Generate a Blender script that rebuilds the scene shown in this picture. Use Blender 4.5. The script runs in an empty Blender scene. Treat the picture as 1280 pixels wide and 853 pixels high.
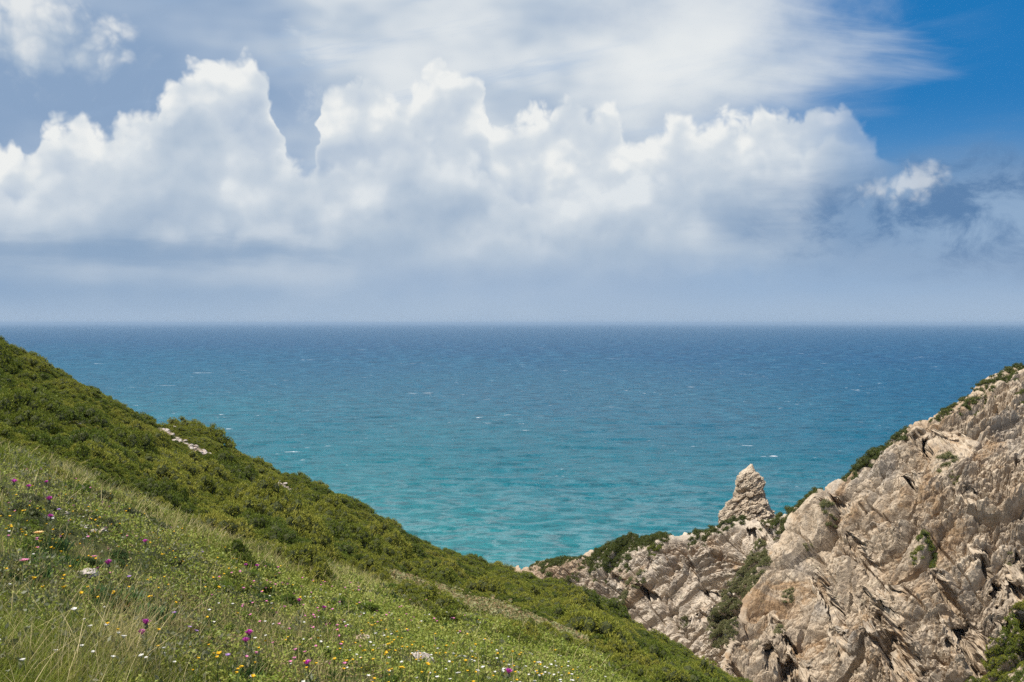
import bpy, bmesh, math, random
import numpy as np
from mathutils import Vector, Matrix, Euler

SC = bpy.context.scene
COL = SC.collection
random.seed(7)
RNG = np.random.default_rng(11)

# ------------------------------------------------------------------ camera
# eye at (0,0,EYE) looking along +Y; a pixel of the 1280 px wide photograph is only used to
# work out bearings (u) and dips below the horizon (v)
EYE = 100.0
FPX = 1351.0
U0, V0 = 640.0, 404.0
cam_d = bpy.data.cameras.new('camera')
cam = bpy.data.objects.new('camera', cam_d)
COL.objects.link(cam)
cam.location = (0, 0, EYE)
cam.rotation_euler = (math.radians(90), 0, 0)
cam_d.sensor_width = 36.0
cam_d.lens = 36.0 * FPX / 1280.0
cam_d.shift_y = -(426.5 - V0) / 1280.0
cam_d.clip_start = 0.05
cam_d.clip_end = 200000.0
SC.camera = cam

def wpt(u, v, y):
    """bearing u, dip v and distance y along the view -> world point"""
    return Vector(((u - U0) / FPX * y, y, EYE - (v - V0) / FPX * y))

# ------------------------------------------------------------------ object helpers
def tag(o, label=None, cat=None, group=None, kind=None):
    if label: o['label'] = label
    if cat: o['category'] = cat
    if group: o['group'] = group
    if kind: o['kind'] = kind
    return o

def link(name, me, mat=None, parent=None):
    o = bpy.data.objects.new(name, me)
    COL.objects.link(o)
    if mat is not None:
        for m in (mat if isinstance(mat, (list, tuple)) else [mat]):
            me.materials.append(m)
    if parent is not None: o.parent = parent
    return o

def np_mesh(name, verts, faces, smooth=False):
    """mesh from an (n,3) array and an (m,k) array of equal-size faces"""
    verts = np.asarray(verts, dtype=np.float32); faces = np.asarray(faces, dtype=np.int32)
    me = bpy.data.meshes.new(name)
    m, k = faces.shape
    me.vertices.add(len(verts)); me.vertices.foreach_set('co', verts.ravel())
    me.loops.add(m * k); me.loops.foreach_set('vertex_index', faces.ravel())
    me.polygons.add(m)
    me.polygons.foreach_set('loop_start', np.arange(0, m * k, k, dtype=np.int32))
    me.polygons.foreach_set('loop_total', np.full(m, k, dtype=np.int32))
    me.polygons.foreach_set('use_smooth', np.full(m, smooth, dtype=bool))
    me.update(calc_edges=True)
    return me

def add_attr(me, name, arr):
    a = me.attributes.new(name, 'FLOAT', 'POINT')
    a.data.foreach_set('value', np.asarray(arr, dtype=np.float32).ravel())

def grid_faces(nr, nc):
    i = np.arange(nr * nc).reshape(nr, nc)
    return np.stack([i[:-1, :-1], i[:-1, 1:], i[1:, 1:], i[1:, :-1]], -1).reshape(-1, 4)

# ------------------------------------------------------------------ numpy noise
def _h(ix, iy, iz, seed):
    n = (ix.astype(np.int64) * 374761393 + iy.astype(np.int64) * 668265263 + iz.astype(np.int64) * 2147483647 + seed * 974634541) & 0xffffffff
    n = ((n ^ (n >> 13)) * 1274126177) & 0xffffffff
    n = (n ^ (n >> 16))
    n = (n * 2246822519) & 0xffffffff
    return ((n ^ (n >> 15)) & 0xffffff) / float(0xffffff)

def vnoise(p, seed=0):
    """smooth value noise, -1..1, p (n,3)"""
    f = np.floor(p); t = p - f; i = f.astype(np.int64)
    t = t * t * t * (t * (t * 6 - 15) + 10)
    r = 0
    for dx in (0, 1):
        wx = t[:, 0] if dx else 1 - t[:, 0]
        for dy in (0, 1):
            wy = t[:, 1] if dy else 1 - t[:, 1]
            for dz in (0, 1):
                wz = t[:, 2] if dz else 1 - t[:, 2]
                r = r + wx * wy * wz * _h(i[:, 0] + dx, i[:, 1] + dy, i[:, 2] + dz, seed)
    return r * 2 - 1

def fbm(p, octv=4, lac=2.03, gain=0.5, seed=0, ridged=False):
    r = 0; a = 1; s = 0
    q = np.array(p, dtype=np.float64)
    for k in range(octv):
        n = vnoise(q + 17.3 * k, seed + k)
        if ridged: n = 1 - 2 * np.abs(n)
        r = r + a * n; s += a; a *= gain; q = q * lac
    return r / s

def worley(p, seed=0, jitter=1.0):
    """F1, F2 and the nearest cell's three random numbers"""
    f = np.floor(p).astype(np.int64)
    n = len(p)
    d1 = np.full(n, 9.0); d2 = np.full(n, 9.0)
    idr = np.zeros((n, 3)); off = np.zeros((n, 3))
    for dx in (-1, 0, 1):
        for dy in (-1, 0, 1):
            for dz in (-1, 0, 1):
                cx, cy, cz = f[:, 0] + dx, f[:, 1] + dy, f[:, 2] + dz
                rx, ry, rz = _h(cx, cy, cz, seed), _h(cx, cy, cz, seed + 1), _h(cx, cy, cz, seed + 2)
                vx = cx + 0.5 + (rx - 0.5) * jitter - p[:, 0]
                vy = cy + 0.5 + (ry - 0.5) * jitter - p[:, 1]
                vz = cz + 0.5 + (rz - 0.5) * jitter - p[:, 2]
                d = np.sqrt(vx * vx + vy * vy + vz * vz)
                nr = d < d1
                d2 = np.where(nr, d1, np.minimum(d2, d))
                d1 = np.where(nr, d, d1)
                for k, r in enumerate((rx, ry, rz)):
                    idr[:, k] = np.where(nr, _h(cx, cy, cz, seed + 7 + k), idr[:, k])
                for k, vv in enumerate((vx, vy, vz)):
                    off[:, k] = np.where(nr, -vv, off[:, k])
    return d1, d2, idr, off

def sstep(a, b, x):
    t = np.clip((x - a) / (b - a), 0, 1)
    return t * t * (3 - 2 * t)

# ------------------------------------------------------------------ node helpers: arithmetic on sockets
class NT:
    def __init__(s, tree): s.t = tree; s.n = tree.nodes; s.l = tree.links
    def node(s, typ, **kw):
        n = s.n.new(typ)
        for k, v in kw.items(): setattr(n, k, v)
        return n
    def put(s, sock, val):
        if isinstance(val, E): s.l.new(val.s, sock)
        elif val is not None: sock.default_value = val
    def val(s, x): return x
    def math(s, op, a, b=None, c=None, clamp=False):
        n = s.node('ShaderNodeMath', operation=op, use_clamp=clamp)
        for i, x in enumerate((a, b, c)):
            if x is not None: s.put(n.inputs[i], x)
        return E(s, n.outputs[0])
    def vec(s, x, y, z):
        n = s.node('ShaderNodeCombineXYZ')
        for i, q in enumerate((x, y, z)): s.put(n.inputs[i], q)
        return E(s, n.outputs[0])
    def sep(s, v):
        n = s.node('ShaderNodeSeparateXYZ'); s.put(n.inputs[0], v)
        return [E(s, o) for o in n.outputs]
    def vmath(s, op, a, b=None):
        n = s.node('ShaderNodeVectorMath', operation=op)
        s.put(n.inputs[0], a)
        if b is not None: s.put(n.inputs[3] if op == 'SCALE' else n.inputs[1], b)
        return E(s, n.outputs['Value'] if op in ('LENGTH', 'DOT_PRODUCT', 'DISTANCE') else n.outputs[0])
    dims = '3D'
    def noise(s, v, scale=1.0, detail=4.0, rough=0.5, dist=0.0, color=False, lac=2.0):
        n = s.node('ShaderNodeTexNoise', noise_dimensions=s.dims)
        s.put(n.inputs['Vector'], v)
        for k, x in (('Scale', scale), ('Detail', detail), ('Roughness', rough), ('Distortion', dist), ('Lacunarity', lac)): s.put(n.inputs[k], x)
        return E(s, n.outputs['Color' if color else 0])
    def voro(s, v, scale=1.0, feature='F1', smooth=None, detail=0.0, rough=0.5, rnd=1.0, out='Distance'):
        n = s.node('ShaderNodeTexVoronoi', feature=feature, voronoi_dimensions=s.dims)
        s.put(n.inputs['Vector'], v); s.put(n.inputs['Scale'], scale)
        if 'Detail' in n.inputs: s.put(n.inputs['Detail'], detail); s.put(n.inputs['Roughness'], rough)
        if smooth is not None and feature == 'SMOOTH_F1': s.put(n.inputs['Smoothness'], smooth)
        s.put(n.inputs['Randomness'], rnd)
        return E(s, n.outputs[out])
    def ss(s, a, b, x):
        n = s.node('ShaderNodeMapRange', interpolation_type='SMOOTHSTEP')
        s.put(n.inputs[0], x); s.put(n.inputs[1], a); s.put(n.inputs[2], b)
        return E(s, n.outputs[0])
    def lin(s, x, a, b, c=0.0, d=1.0):
        n = s.node('ShaderNodeMapRange')
        for i, q in enumerate((x, a, b, c, d)): s.put(n.inputs[i], q)
        return E(s, n.outputs[0])
    def mix(s, f, a, b, blend='MIX'):
        n = s.node('ShaderNodeMix', data_type='RGBA', blend_type=blend)
        s.put(n.inputs[0], f)
        for i, q in ((6, a), (7, b)):
            if isinstance(q, (tuple, list)) and len(q) == 3: q = (*q, 1.0)
            s.put(n.inputs[i], q)
        return E(s, n.outputs[2])
    def curve(s, x, pts, lo, hi):
        """piecewise smooth curve through (x,y) points, x in lo..hi"""
        n = s.node('ShaderNodeFloatCurve')
        ys = [p[1] for p in pts]; y0, y1 = min(ys), max(ys)
        c = n.mapping.curves[0]
        n.mapping.use_clip = True
        q = [((px - lo) / (hi - lo), (py - y0) / (y1 - y0)) for px, py in pts]
        c.points[0].location = q[0]; c.points[-1].location = q[-1]
        for a in q[1:-1]: c.points.new(*a)
        for p in c.points: p.handle_type = 'AUTO_CLAMPED'
        n.mapping.update()
        s.put(n.inputs['Value'], s.lin(x, lo, hi))
        return E(s, n.outputs[0]) * (y1 - y0) + y0
    def ramp(s, x, stops, interp='LINEAR'):
        n = s.node('ShaderNodeValToRGB'); r = n.color_ramp; r.interpolation = interp
        while len(r.elements) < len(stops): r.elements.new(0.5)
        for e, (p, c) in zip(r.elements, stops): e.position = p; e.color = (*c, 1) if len(c) == 3 else c
        s.put(n.inputs[0], x)
        return E(s, n.outputs[0])
class E:
    def __init__(s, t, sock): s.t = t; s.s = sock
    def __add__(s, o): return s.t.math('ADD', s, o)
    __radd__ = __add__
    def __sub__(s, o): return s.t.math('SUBTRACT', s, o)
    def __rsub__(s, o): return s.t.math('SUBTRACT', o, s)
    def __mul__(s, o): return s.t.math('MULTIPLY', s, o)
    __rmul__ = __mul__
    def __truediv__(s, o): return s.t.math('DIVIDE', s, o)
    def __neg__(s): return s.t.math('MULTIPLY', s, -1.0)
    def clamp(s): return s.t.math('ADD', s, 0.0, clamp=True)
    def max(s, o): return s.t.math('MAXIMUM', s, o)
    def min(s, o): return s.t.math('MINIMUM', s, o)
    def pow(s, o): return s.t.math('POWER', s, o)
    def abs(s): return s.t.math('ABSOLUTE', s)

def lin(*c):
    """0-255 display colour to linear"""
    return tuple(((x / 255) / 12.92 if x / 255 <= 0.04045 else ((x / 255 + 0.055) / 1.055) ** 2.4) for x in c)

def new_mat(name):
    m = bpy.data.materials.new(name); m.use_nodes = True
    t = NT(m.node_tree); t.n.clear()
    out = t.node('ShaderNodeOutputMaterial')
    return m, t, out

def principled(t, out, color, rough=0.8, spec=0.3, normal=None):
    b = t.node('ShaderNodeBsdfPrincipled')
    if isinstance(color, tuple): color = (*color, 1.0) if len(color) == 3 else color
    t.put(b.inputs['Base Color'], color); t.put(b.inputs['Roughness'], rough)
    t.put(b.inputs['Specular IOR Level'], spec)
    if normal is not None: t.put(b.inputs['Normal'], normal)
    t.l.new(b.outputs[0], out.inputs[0])
    return b
# ------------------------------------------------------------------ daylight and sky
SUN_EL, SUN_AZ = math.radians(58), math.radians(-122)     # bearing from +Y, negative = left of the view, a little behind
sun_dir = Vector((math.sin(SUN_AZ) * math.cos(SUN_EL), math.cos(SUN_AZ) * math.cos(SUN_EL), math.sin(SUN_EL)))
sl = bpy.data.lights.new('sun', 'SUN'); sl.energy = 4.6; sl.angle = math.radians(0.6); sl.color = (1.0, 0.95, 0.87)
sun = bpy.data.objects.new('sun', sl); COL.objects.link(sun)
sun.rotation_euler = (-sun_dir).to_track_quat('-Z', 'Y').to_euler()
sun.location = (0, 0, 300)

W = bpy.data.worlds.new('World'); SC.world = W; W.use_nodes = True
t = NT(W.node_tree); t.n.clear(); t.dims = '2D'
wout = t.node('ShaderNodeOutputWorld'); bg = t.node('ShaderNodeBackground'); bg2 = t.node('ShaderNodeBackground'); wmix = t.node('ShaderNodeMixShader')
t.l.new(wmix.outputs[0], wout.inputs[0]); t.l.new(bg2.outputs[0], wmix.inputs[1]); t.l.new(bg.outputs[0], wmix.inputs[2])
STR = 0.1
EXPO = 0.5
bg.inputs[1].default_value = STR; bg2.inputs[1].default_value = STR
K = 1.0 / STR / 2 ** EXPO
sky = t.node('ShaderNodeTexSky', sky_type='NISHITA', sun_disc=False)
sky.sun_elevation = SUN_EL; sky.sun_rotation = SUN_AZ
sky.altitude = 100; sky.air_density = 1.0; sky.dust_density = 0.6; sky.ozone_density = 3.0
tc = t.node('ShaderNodeTexCoord')
x, y, z = t.sep(E(t, tc.outputs['Generated']))
az = t.math('ARCTAN2', x, y)                                  # bearing, 0 = out to sea
el = t.math('ARCSINE', z)
DEG = 180 / math.pi
A = az * DEG; H = el * DEG                                     # degrees
def ang(u, v):
    X, Y, Z = (u - U0) / FPX, 1.0, (V0 - v) / FPX
    return math.degrees(math.atan2(X, Y)), math.degrees(math.atan2(Z, math.hypot(X, Y)))
P3 = t.vec(A, H, 0.0)
def shifted(dx, dy, dz=0.0): return t.vmath('ADD', P3, (dx, dy, dz))

# --- clear air: the sky texture, kept deep blue away from the sun
hs = t.node('ShaderNodeHueSaturation'); t.put(hs.inputs['Saturation'], 1.35); t.put(hs.inputs['Value'], 0.65)
t.l.new(sky.outputs[0], hs.inputs['Color'])
base = t.mix(0.8, E(t, hs.outputs[0]), tuple(c * K for c in lin(8, 116, 186)))
colr = base

def c_(*rgb): return tuple(v * K for v in lin(*rgb))

# --- thin high veil; it ends to the right in combed-out streaks
w1 = t.noise(t.vec(A * 0.055, H * 0.11 + 3.1, 0.0), 1.0, 4.0, 0.55)
w2 = t.noise(t.vec(A * 0.05 - H * 0.035, (H + A * 0.22) * 0.42 + 9.7, 0.0), 1.0, 5.0, 0.6, 0.4)
edge = t.curve(H, [(-1, 17.5), (3, 17.5), (6, 17.0), (8.5, 15.0), (10, 14.8), (11.5, 15.6), (12.4, 17.2), (14, 16.2), (15.5, 13.6), (17, 12.6), (24, 10.0)], -1, 24)
veil = t.ss(4.5, -6.0, A - edge + (w2 - 0.5) * 10.0)
veil_c = t.ramp(t.ss(0.30, 0.72, w1 + t.ss(-9.0, 10.0, A) * t.ss(8.5, 14.0, H) * 0.20 - t.ss(-6.0, -18.0, A) * 0.05),
                [(0.0, c_(140, 165, 196)), (0.35, c_(160, 180, 205)), (0.7, c_(190, 203, 217)), (1.0, c_(226, 231, 234))])
colr = t.mix(veil * 0.97, colr, veil_c)
# faint streaks over the blue
st = t.ss(0.50, 0.80, t.noise(t.vec(A * 0.09 - H * 0.05, (H - A * 0.16) * 0.6 + 21.0, 0.0), 1.0, 5.0, 0.62)) * t.ss(26.0, 12.0, A.abs()) * t.ss(3.0, 9.0, H)
colr = t.mix(st * 0.5, colr, c_(160, 185, 215))
colr = t.mix(t.ss(11.5, 6.0, H) * t.ss(6.0, 13.0, A) * 0.7, colr, c_(104, 154, 202))
# bright sheet behind the towers, top right of centre
sh = t.noise(t.vec(A * 0.11, H * 0.16 + 33.0, 0.0), 1.0, 6.0, 0.58)
ex = (A - 10.0) * 0.125; ey = (H - 14.8) * 0.21
sheet = t.ss(1.2, 0.15, t.math('SQRT', ex * ex + ey * ey) + (sh - 0.5) * 1.3)
colr = t.mix(sheet * 0.75, colr, c_(236, 239, 239))

# --- cumulus: a heap of billows under a hand-set skyline; shaded by comparing how deep the heap is here and towards the sun
def billow(p, sc, seed, fine=True):
    q = t.vmath('ADD', p, (seed, seed * 1.7, 0.0))
    wr = t.vmath('SCALE', t.vmath('SUBTRACT', t.noise(q, 0.4 * sc, 3.0, 0.55, color=True), (0.5, 0.5, 0.5)), 1.1 / sc)
    q = t.vmath('ADD', q, wr)
    if not fine:
        v = t.voro(q, 0.55 * sc, 'SMOOTH_F1', 0.35, 2.0, 0.42)
        return (0.6 - v) + (t.noise(q, 0.7 * sc, 3.0, 0.5) - 0.5) * 0.5
    v = t.voro(q, 0.55 * sc, 'SMOOTH_F1', 0.2, 3.0, 0.5)
    return (0.6 - v) * 1.25 + (t.noise(q, 1.6 * sc, 4.0, 0.55) - 0.5) * 0.28

def cumulus(colr, sky_pts, seed, sc, amp, soft, white, grey, base_h, relief=0.9, top_span=5.5, dens=1.0, fade=None, lump=1.0, bias=0.0):
    pts = [ang(u, v) for u, v in sky_pts]
    lo, hi = pts[0][0], pts[-1][0]
    b0 = billow(P3, sc, seed)
    s0 = billow(P3, sc * 0.8, seed + 5.0, False)
    s1 = billow(shifted(-0.5 / sc, 0.6 / sc), sc * 0.8, seed + 5.0, False)
    top = t.curve(A + (t.noise(P3, 0.5, 3.0, 0.55) - 0.5) * 1.2, pts, lo, hi)
    depth = top - H + b0 * amp
    cov = t.ss(0.0, soft, depth)
    slope = (s0 - s1) * relief + (b0 - 0.1) * 0.16
    big = t.noise(t.vec(A * (0.19 * lump), H * (0.26 * lump) + seed * 3.3, 0.0), 1.0, 3.0, 0.5)
    rim = t.ss(top_span, 0.2, depth + (0.5 - big) * top_span * 1.3)
    lit = rim * 0.62 + 0.33 + slope * (rim * 0.6 + 0.5) + (big - 0.5) * 0.7 + bias
    body = t.ramp(lit.clamp(), [(0.0, grey[0]), (0.42, grey[1]), (0.72, white[0]), (1.0, white[1])])
    low = t.ss(base_h[0], base_h[1], H + b0 * 0.5)
    cov = cov * low * dens
    if fade is not None: cov = cov * fade
    return t.mix(cov, colr, body)

G = [c_(156, 177, 201), c_(186, 200, 215)]
Wt = [c_(212, 220, 227), c_(238, 240, 239)]
# far bright towers
far_pts = [(-60, 170), (0, 165), (14, 150), (32, 178), (60, 145), (100, 136), (128, 152), (150, 140), (190, 118), (215, 82), (250, 74), (288, 60), (322, 72), (340, 110),
           (352, 165), (372, 205), (392, 185), (400, 130), (418, 98), (450, 86), (478, 104), (500, 112), (520, 88), (552, 72), (590, 88), (612, 120), (622, 150), (650, 132), (690, 126),
           (735, 118), (768, 128), (800, 168), (826, 142), (880, 134), (950, 130), (1000, 122), (1040, 116), (1065, 128), (1090, 158), (1125, 196), (1165, 228), (1220, 262), (1340, 300)]
fadeR = t.ss(19.5, 12.5, A - (H - 6.0) * 0.3)
colr = cumulus(colr, far_pts, 4.0, 0.9, 1.1, 0.75, Wt, [c_(168, 186, 208), c_(198, 209, 221)], (1.6, 4.6), 0.55, 4.6, fade=t.ss(21.5, 12.5, A), bias=0.05)
# nearer, lower and greyer heaps in front of them
mid_pts = [(-60, 215), (0, 218), (60, 200), (110, 190), (145, 168), (190, 150), (225, 116), (255, 112), (285, 142), (320, 160), (350, 180), (375, 196), (420, 190), (470, 175), (520, 160),
           (560, 170), (600, 190), (640, 220), (690, 215), (740, 190), (800, 205), (860, 190), (930, 175), (1000, 165), (1060, 150), (1100, 190), (1140, 230), (1340, 300)]
colr = cumulus(colr, mid_pts, 19.0, 0.7, 1.5, 1.1, [c_(203, 213, 223), c_(228, 233, 236)], G, (1.2, 4.4), 0.42, 4.5, dens=0.85, fade=t.ss(20.0, 14.0, A), bias=-0.08)
low_pts = [(-60, 275), (0, 270), (90, 262), (180, 245), (260, 262), (330, 240), (400, 262), (470, 240), (560, 262), (640, 250), (730, 262), (820, 250), (920, 262), (1000, 255), (1080, 270), (1180, 262), (1340, 270)]
colr = cumulus(colr, low_pts, 41.0, 0.7, 1.3, 2.2, [c_(194, 206, 218), c_(218, 225, 231)], [c_(150, 173, 199), c_(176, 193, 211)], (2.2, 3.9), 0.35, 4.0, dens=0.55, bias=-0.05)
# dark flat base far left
bn = t.noise(t.vec(A * 0.18, H * 0.9 + 71.0, 0.0), 1.0, 4.0, 0.55)
base_d = t.ss(1.1, 0.1, (H - 3.55).abs() + (bn - 0.5) * 1.2) * t.ss(-8.0, -15.0, A + (bn - 0.5) * 8.0)
colr = t.mix(base_d * 0.55, colr, c_(112, 146, 183))
# a white puff and the dark wisps off to the right
wn = t.noise(t.vec(A * 0.3, H * 0.42 + 55.0, 0.0), 1.0, 7.0, 0.62, 0.3)
ax, ay = ang(1132, 232)
px_, py_ = (A - ax) * 0.46, (H - ay) * 0.95 - (A - ax) * 0.18
pb = billow(P3, 1.5, 27.0)
puff = t.ss(1.15, 0.10, t.math('SQRT', px_ * px_ + py_ * py_) - pb * 0.55 + (wn - 0.5) * 1.6)
ax, ay = ang(1250, 275)
px_, py_ = (A - ax) * 0.105, (H - ay) * 0.34
rr_ = t.math('SQRT', px_ * px_ + py_ * py_)
dark = t.ss(1.25, 0.35, rr_ + (wn - 0.5) * 1.5)
bank = t.ss(1.75, 0.45, rr_ + (bn - 0.5) * 0.8)
colr = t.mix(bank * 0.9, colr, c_(112, 145, 183))
colr = t.mix(dark * 0.9, colr, t.mix(t.ss(0.38, 0.66, wn), c_(92, 128, 170), c_(146, 173, 203)))
colr = t.mix(puff * 0.6, colr, t.mix(t.ss(-0.3, 0.5, pb + (H - ay) * 0.3), c_(176, 194, 214), c_(230, 234, 236)))
# puff in the top left corner
ln = t.noise(t.vec(A * 0.22, H * 0.26 + 88.0, 0.0), 1.0, 7.0, 0.62, 0.4)
ax, ay = ang(40, 40)
px_, py_ = (A - ax) * 0.19, (H - ay) * 0.30
un = billow(P3, 0.8, 63.0)
pl = t.ss(1.0, 0.35, t.math('SQRT', px_ * px_ + py_ * py_) - un * 0.5 + (ln - 0.5) * 0.8)
colr = t.mix(pl * 0.95, colr, t.mix(t.ss(11.8, 15.0, H + un * 2.5), c_(176, 192, 210), c_(230, 233, 234)))
# loose shreds above the towers
shred = t.ss(0.56, 0.72, ln) * t.ss(9.0, 11.5, H) * t.ss(-20.0, -14.0, A) * t.ss(-4.0, -9.0, A)
colr = t.mix(shred * 0.55, colr, c_(205, 215, 225))

# --- thick pale air low over the horizon
hz = t.ss(5.2, 0.2, H + (bn - 0.5) * 0.6)
hz_c = t.mix(t.ss(-19.0, 0.0, A), c_(138, 166, 197), c_(166, 187, 211))
hz_c = t.mix(t.ss(2.0, 0.0, H), hz_c, c_(168, 188, 210))
colr = t.mix(hz * 0.92, colr, hz_c)
t.l.new(colr.s, bg.inputs[0])
# the rest of the sky, outside the stretch over the sea: the plain sky texture under broken cloud
on = t.noise(t.vec(A * 0.04, H * 0.07, 0.0), 1.0, 3.0, 0.55)
rest = t.mix(t.ss(0.40, 0.66, on) * 0.75, E(t, sky.outputs[0]), tuple(1.75 * q for q in c_(222, 228, 234)))
rest = t.mix(t.ss(9.0, 0.0, H), rest, c_(166, 187, 211))
t.l.new(rest.s, bg2.inputs[0])
t.put(wmix.inputs[0], t.ss(44.0, 32.0, A.abs()) * t.ss(34.0, 22.0, H) * t.ss(-0.6, -0.2, H))
W.cycles.sampling_method = 'MANUAL'; W.cycles.sample_map_resolution = 512
# ------------------------------------------------------------------ sea air
def build_haze():
    L, z0, z1 = 95000.0, -2.5, 128.0
    v = [(sx * L + 3170.0, sy * L + 811.0, z) for z in (z0, z1) for sx, sy in ((-1, -1), (1, -1), (1, 1), (-1, 1))]
    f = [(3, 2, 1, 0), (4, 5, 6, 7), (0, 1, 5, 4), (1, 2, 6, 5), (2, 3, 7, 6), (3, 0, 4, 7)]
    me = np_mesh('haze', v, f)
    m, t, out = new_mat('sea_air')
    pv = t.node('ShaderNodeVolumePrincipled')
    pv.inputs['Color'].default_value = (0.36, 0.50, 0.665, 1); pv.inputs['Density'].default_value = 3.6e-5; pv.inputs['Anisotropy'].default_value = 0.0
    t.l.new(pv.outputs[0], out.inputs['Volume'])

    try: m.cycles.homogeneous_volume = True
    except Exception: pass
    o = link('haze', me, m); tag(o, 'pale sea haze lying over the water out to the horizon', 'haze', kind='stuff')
build_haze()
# ------------------------------------------------------------------ the sea: one sheet to the horizon, with a real swell nearer in
def build_sea():
    d = np.concatenate([np.geomspace(4000, 480, 70), np.arange(470, 330, -3.0), np.arange(330, 60, -0.5), np.arange(60, 14, -1.0), np.geomspace(13, 1.5, 40)])
    ys = EYE * FPX / d
    az = np.radians(np.concatenate([np.linspace(-75, -31, 30), np.linspace(-30, 30, 1050), np.linspace(31, 75, 30)]))
    Y, Az = np.meshgrid(ys, az, indexing='ij')
    X = Y * np.tan(az)[None, :]
    p = np.stack([X.ravel(), Y.ravel(), np.zeros(X.size)], 1)
    wx = p[:, 0] + 22 * vnoise(p / 60.0, 3); wy = p[:, 1] + 10 * vnoise(p / 45.0, 5)
    def sw(lx, ly, rot, seed):
        c, s = math.cos(rot), math.sin(rot)
        q = np.stack([(wx * c - wy * s) / lx, (wx * s + wy * c) / ly, np.full(len(p), seed * 3.7)], 1)
        return 1 - 2 * np.abs(vnoise(q, seed))
    dist = p[:, 1]
    hgt = 0.85 * sw(44, 15, 0.12, 1) * sstep(3200, 1500, dist) + 0.45 * sw(22, 8.0, -0.2, 2) * sstep(1700, 900, dist) + 0.17 * sw(9, 4.0, 0.35, 4) * sstep(1000, 550, dist)
    p[:, 2] = hgt
    me = np_mesh('sea', p, grid_faces(len(ys), len(az))[:, ::-1], True)
    m, t, out = new_mat('sea_water')
    pos = E(t, t.node('ShaderNodeNewGeometry').outputs['Position'])
    px, py, pz = t.sep(pos)
    far = t.math('LOGARITHM', py / 400.0, 10.0)                     # 0 at 400 m, 1 at 4 km: the bottom drops away
    pat = t.noise(t.vec(px * 0.0032, py * 0.0011, 0.0), 1.0, 4.0, 0.55)
    side = px / py                                                  # bearing: glare and haze on the left put into the water colour
    col = t.ramp((far * 0.8 + (pat - 0.5) * 0.30 + side * 0.28).clamp(), [(0.0, SEA_C[0]), (0.16, SEA_C[1]), (0.42, SEA_C[2]), (0.8, SEA_C[3])])
    # light and dark of the waves painted into the water colour, at three sizes
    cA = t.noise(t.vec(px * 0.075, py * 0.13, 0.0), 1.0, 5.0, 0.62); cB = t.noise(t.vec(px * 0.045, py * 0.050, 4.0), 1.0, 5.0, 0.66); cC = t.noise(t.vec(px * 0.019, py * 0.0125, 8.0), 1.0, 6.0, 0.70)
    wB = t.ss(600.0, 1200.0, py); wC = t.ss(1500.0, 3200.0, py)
    wave_shade = cA * (1.0 - wB * 0.7) + (cB - 0.5) * wB * 1.2 + wB * 0.35 + (cC - 0.5) * wC * 1.5
    col = t.mix(t.ss(0.42, 0.70, wave_shade) * 0.58, col, t.mix(0.8, col, (0.0, 0.012, 0.025)))
    col = t.mix(t.ss(0.46, 0.28, wave_shade) * 0.45, col, t.mix(0.5, col, (0.10, 0.26, 0.30)))
    # white caps, thin and torn, in loose gatherings
    g = t.noise(t.vec(px * 0.006, py * 0.004, 5.0), 1.0, 3.0, 0.5)
    f1 = t.noise(t.vec(px * 0.05, py * 0.13, 0.0), 1.0, 6.0, 0.62)
    cap = t.ss(0.675, 0.73, f1 + (g - 0.5) * 0.26 - t.ss(1500.0, 6000.0, py) * 0.06)
    f2 = t.noise(t.vec(px * 0.012, py * 0.020, 8.0), 1.0, 6.0, 0.66)
    cap2 = t.ss(0.665, 0.70, f2 + (g - 0.5) * 0.2) * t.ss(900.0, 2200.0, py)
    # lacework foam drifting off the rocks
    lace = t.ss(0.06, 0.0, (t.noise(t.vec(px * 0.03, py * 0.05, 2.0), 1.0, 6.0, 0.6) - 0.5).abs()) * t.ss(900.0, 440.0, py) * 0.12
    foam = cap.max(cap2 * 0.55).max(lace)
    col = t.mix(foam, col, (0.62, 0.65, 0.67))
    b1 = t.noise(t.vec(px * 0.20, py * 0.42, 0.0), 1.0, 6.0, 0.62)
    b2 = t.noise(t.vec(px * 0.035, py * 0.09, 0.0), 1.0, 4.0, 0.6)
    bp = t.node('ShaderNodeBump'); bp.inputs['Strength'].default_value = 1.0; bp.inputs['Distance'].default_value = 1.0
    t.put(bp.inputs['Height'], b1 * 3.2 * t.ss(4000.0, 900.0, py) + b2 * 4.0 * t.ss(500.0, 2000.0, py) * t.ss(9000.0, 2500.0, py))
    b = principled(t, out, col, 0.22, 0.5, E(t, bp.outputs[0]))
    t.put(b.inputs['Roughness'], (t.ss(600.0, 3500.0, py) * 0.25 + SEA_ROUGH).max(foam * 0.8)); b.inputs['IOR'].default_value = 1.33
    t.put(b.inputs['Specular IOR Level'], SEA_SPEC)
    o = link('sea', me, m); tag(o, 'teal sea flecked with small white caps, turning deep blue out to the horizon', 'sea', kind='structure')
    return o
SEA_C = [(0.010, 0.178, 0.186), (0.002, 0.130, 0.160), (0.0015, 0.086, 0.144), (0.001, 0.054, 0.126)]
SEA_ROUGH, SEA_SPEC = 0.30, 0.30
sea = build_sea()
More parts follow.
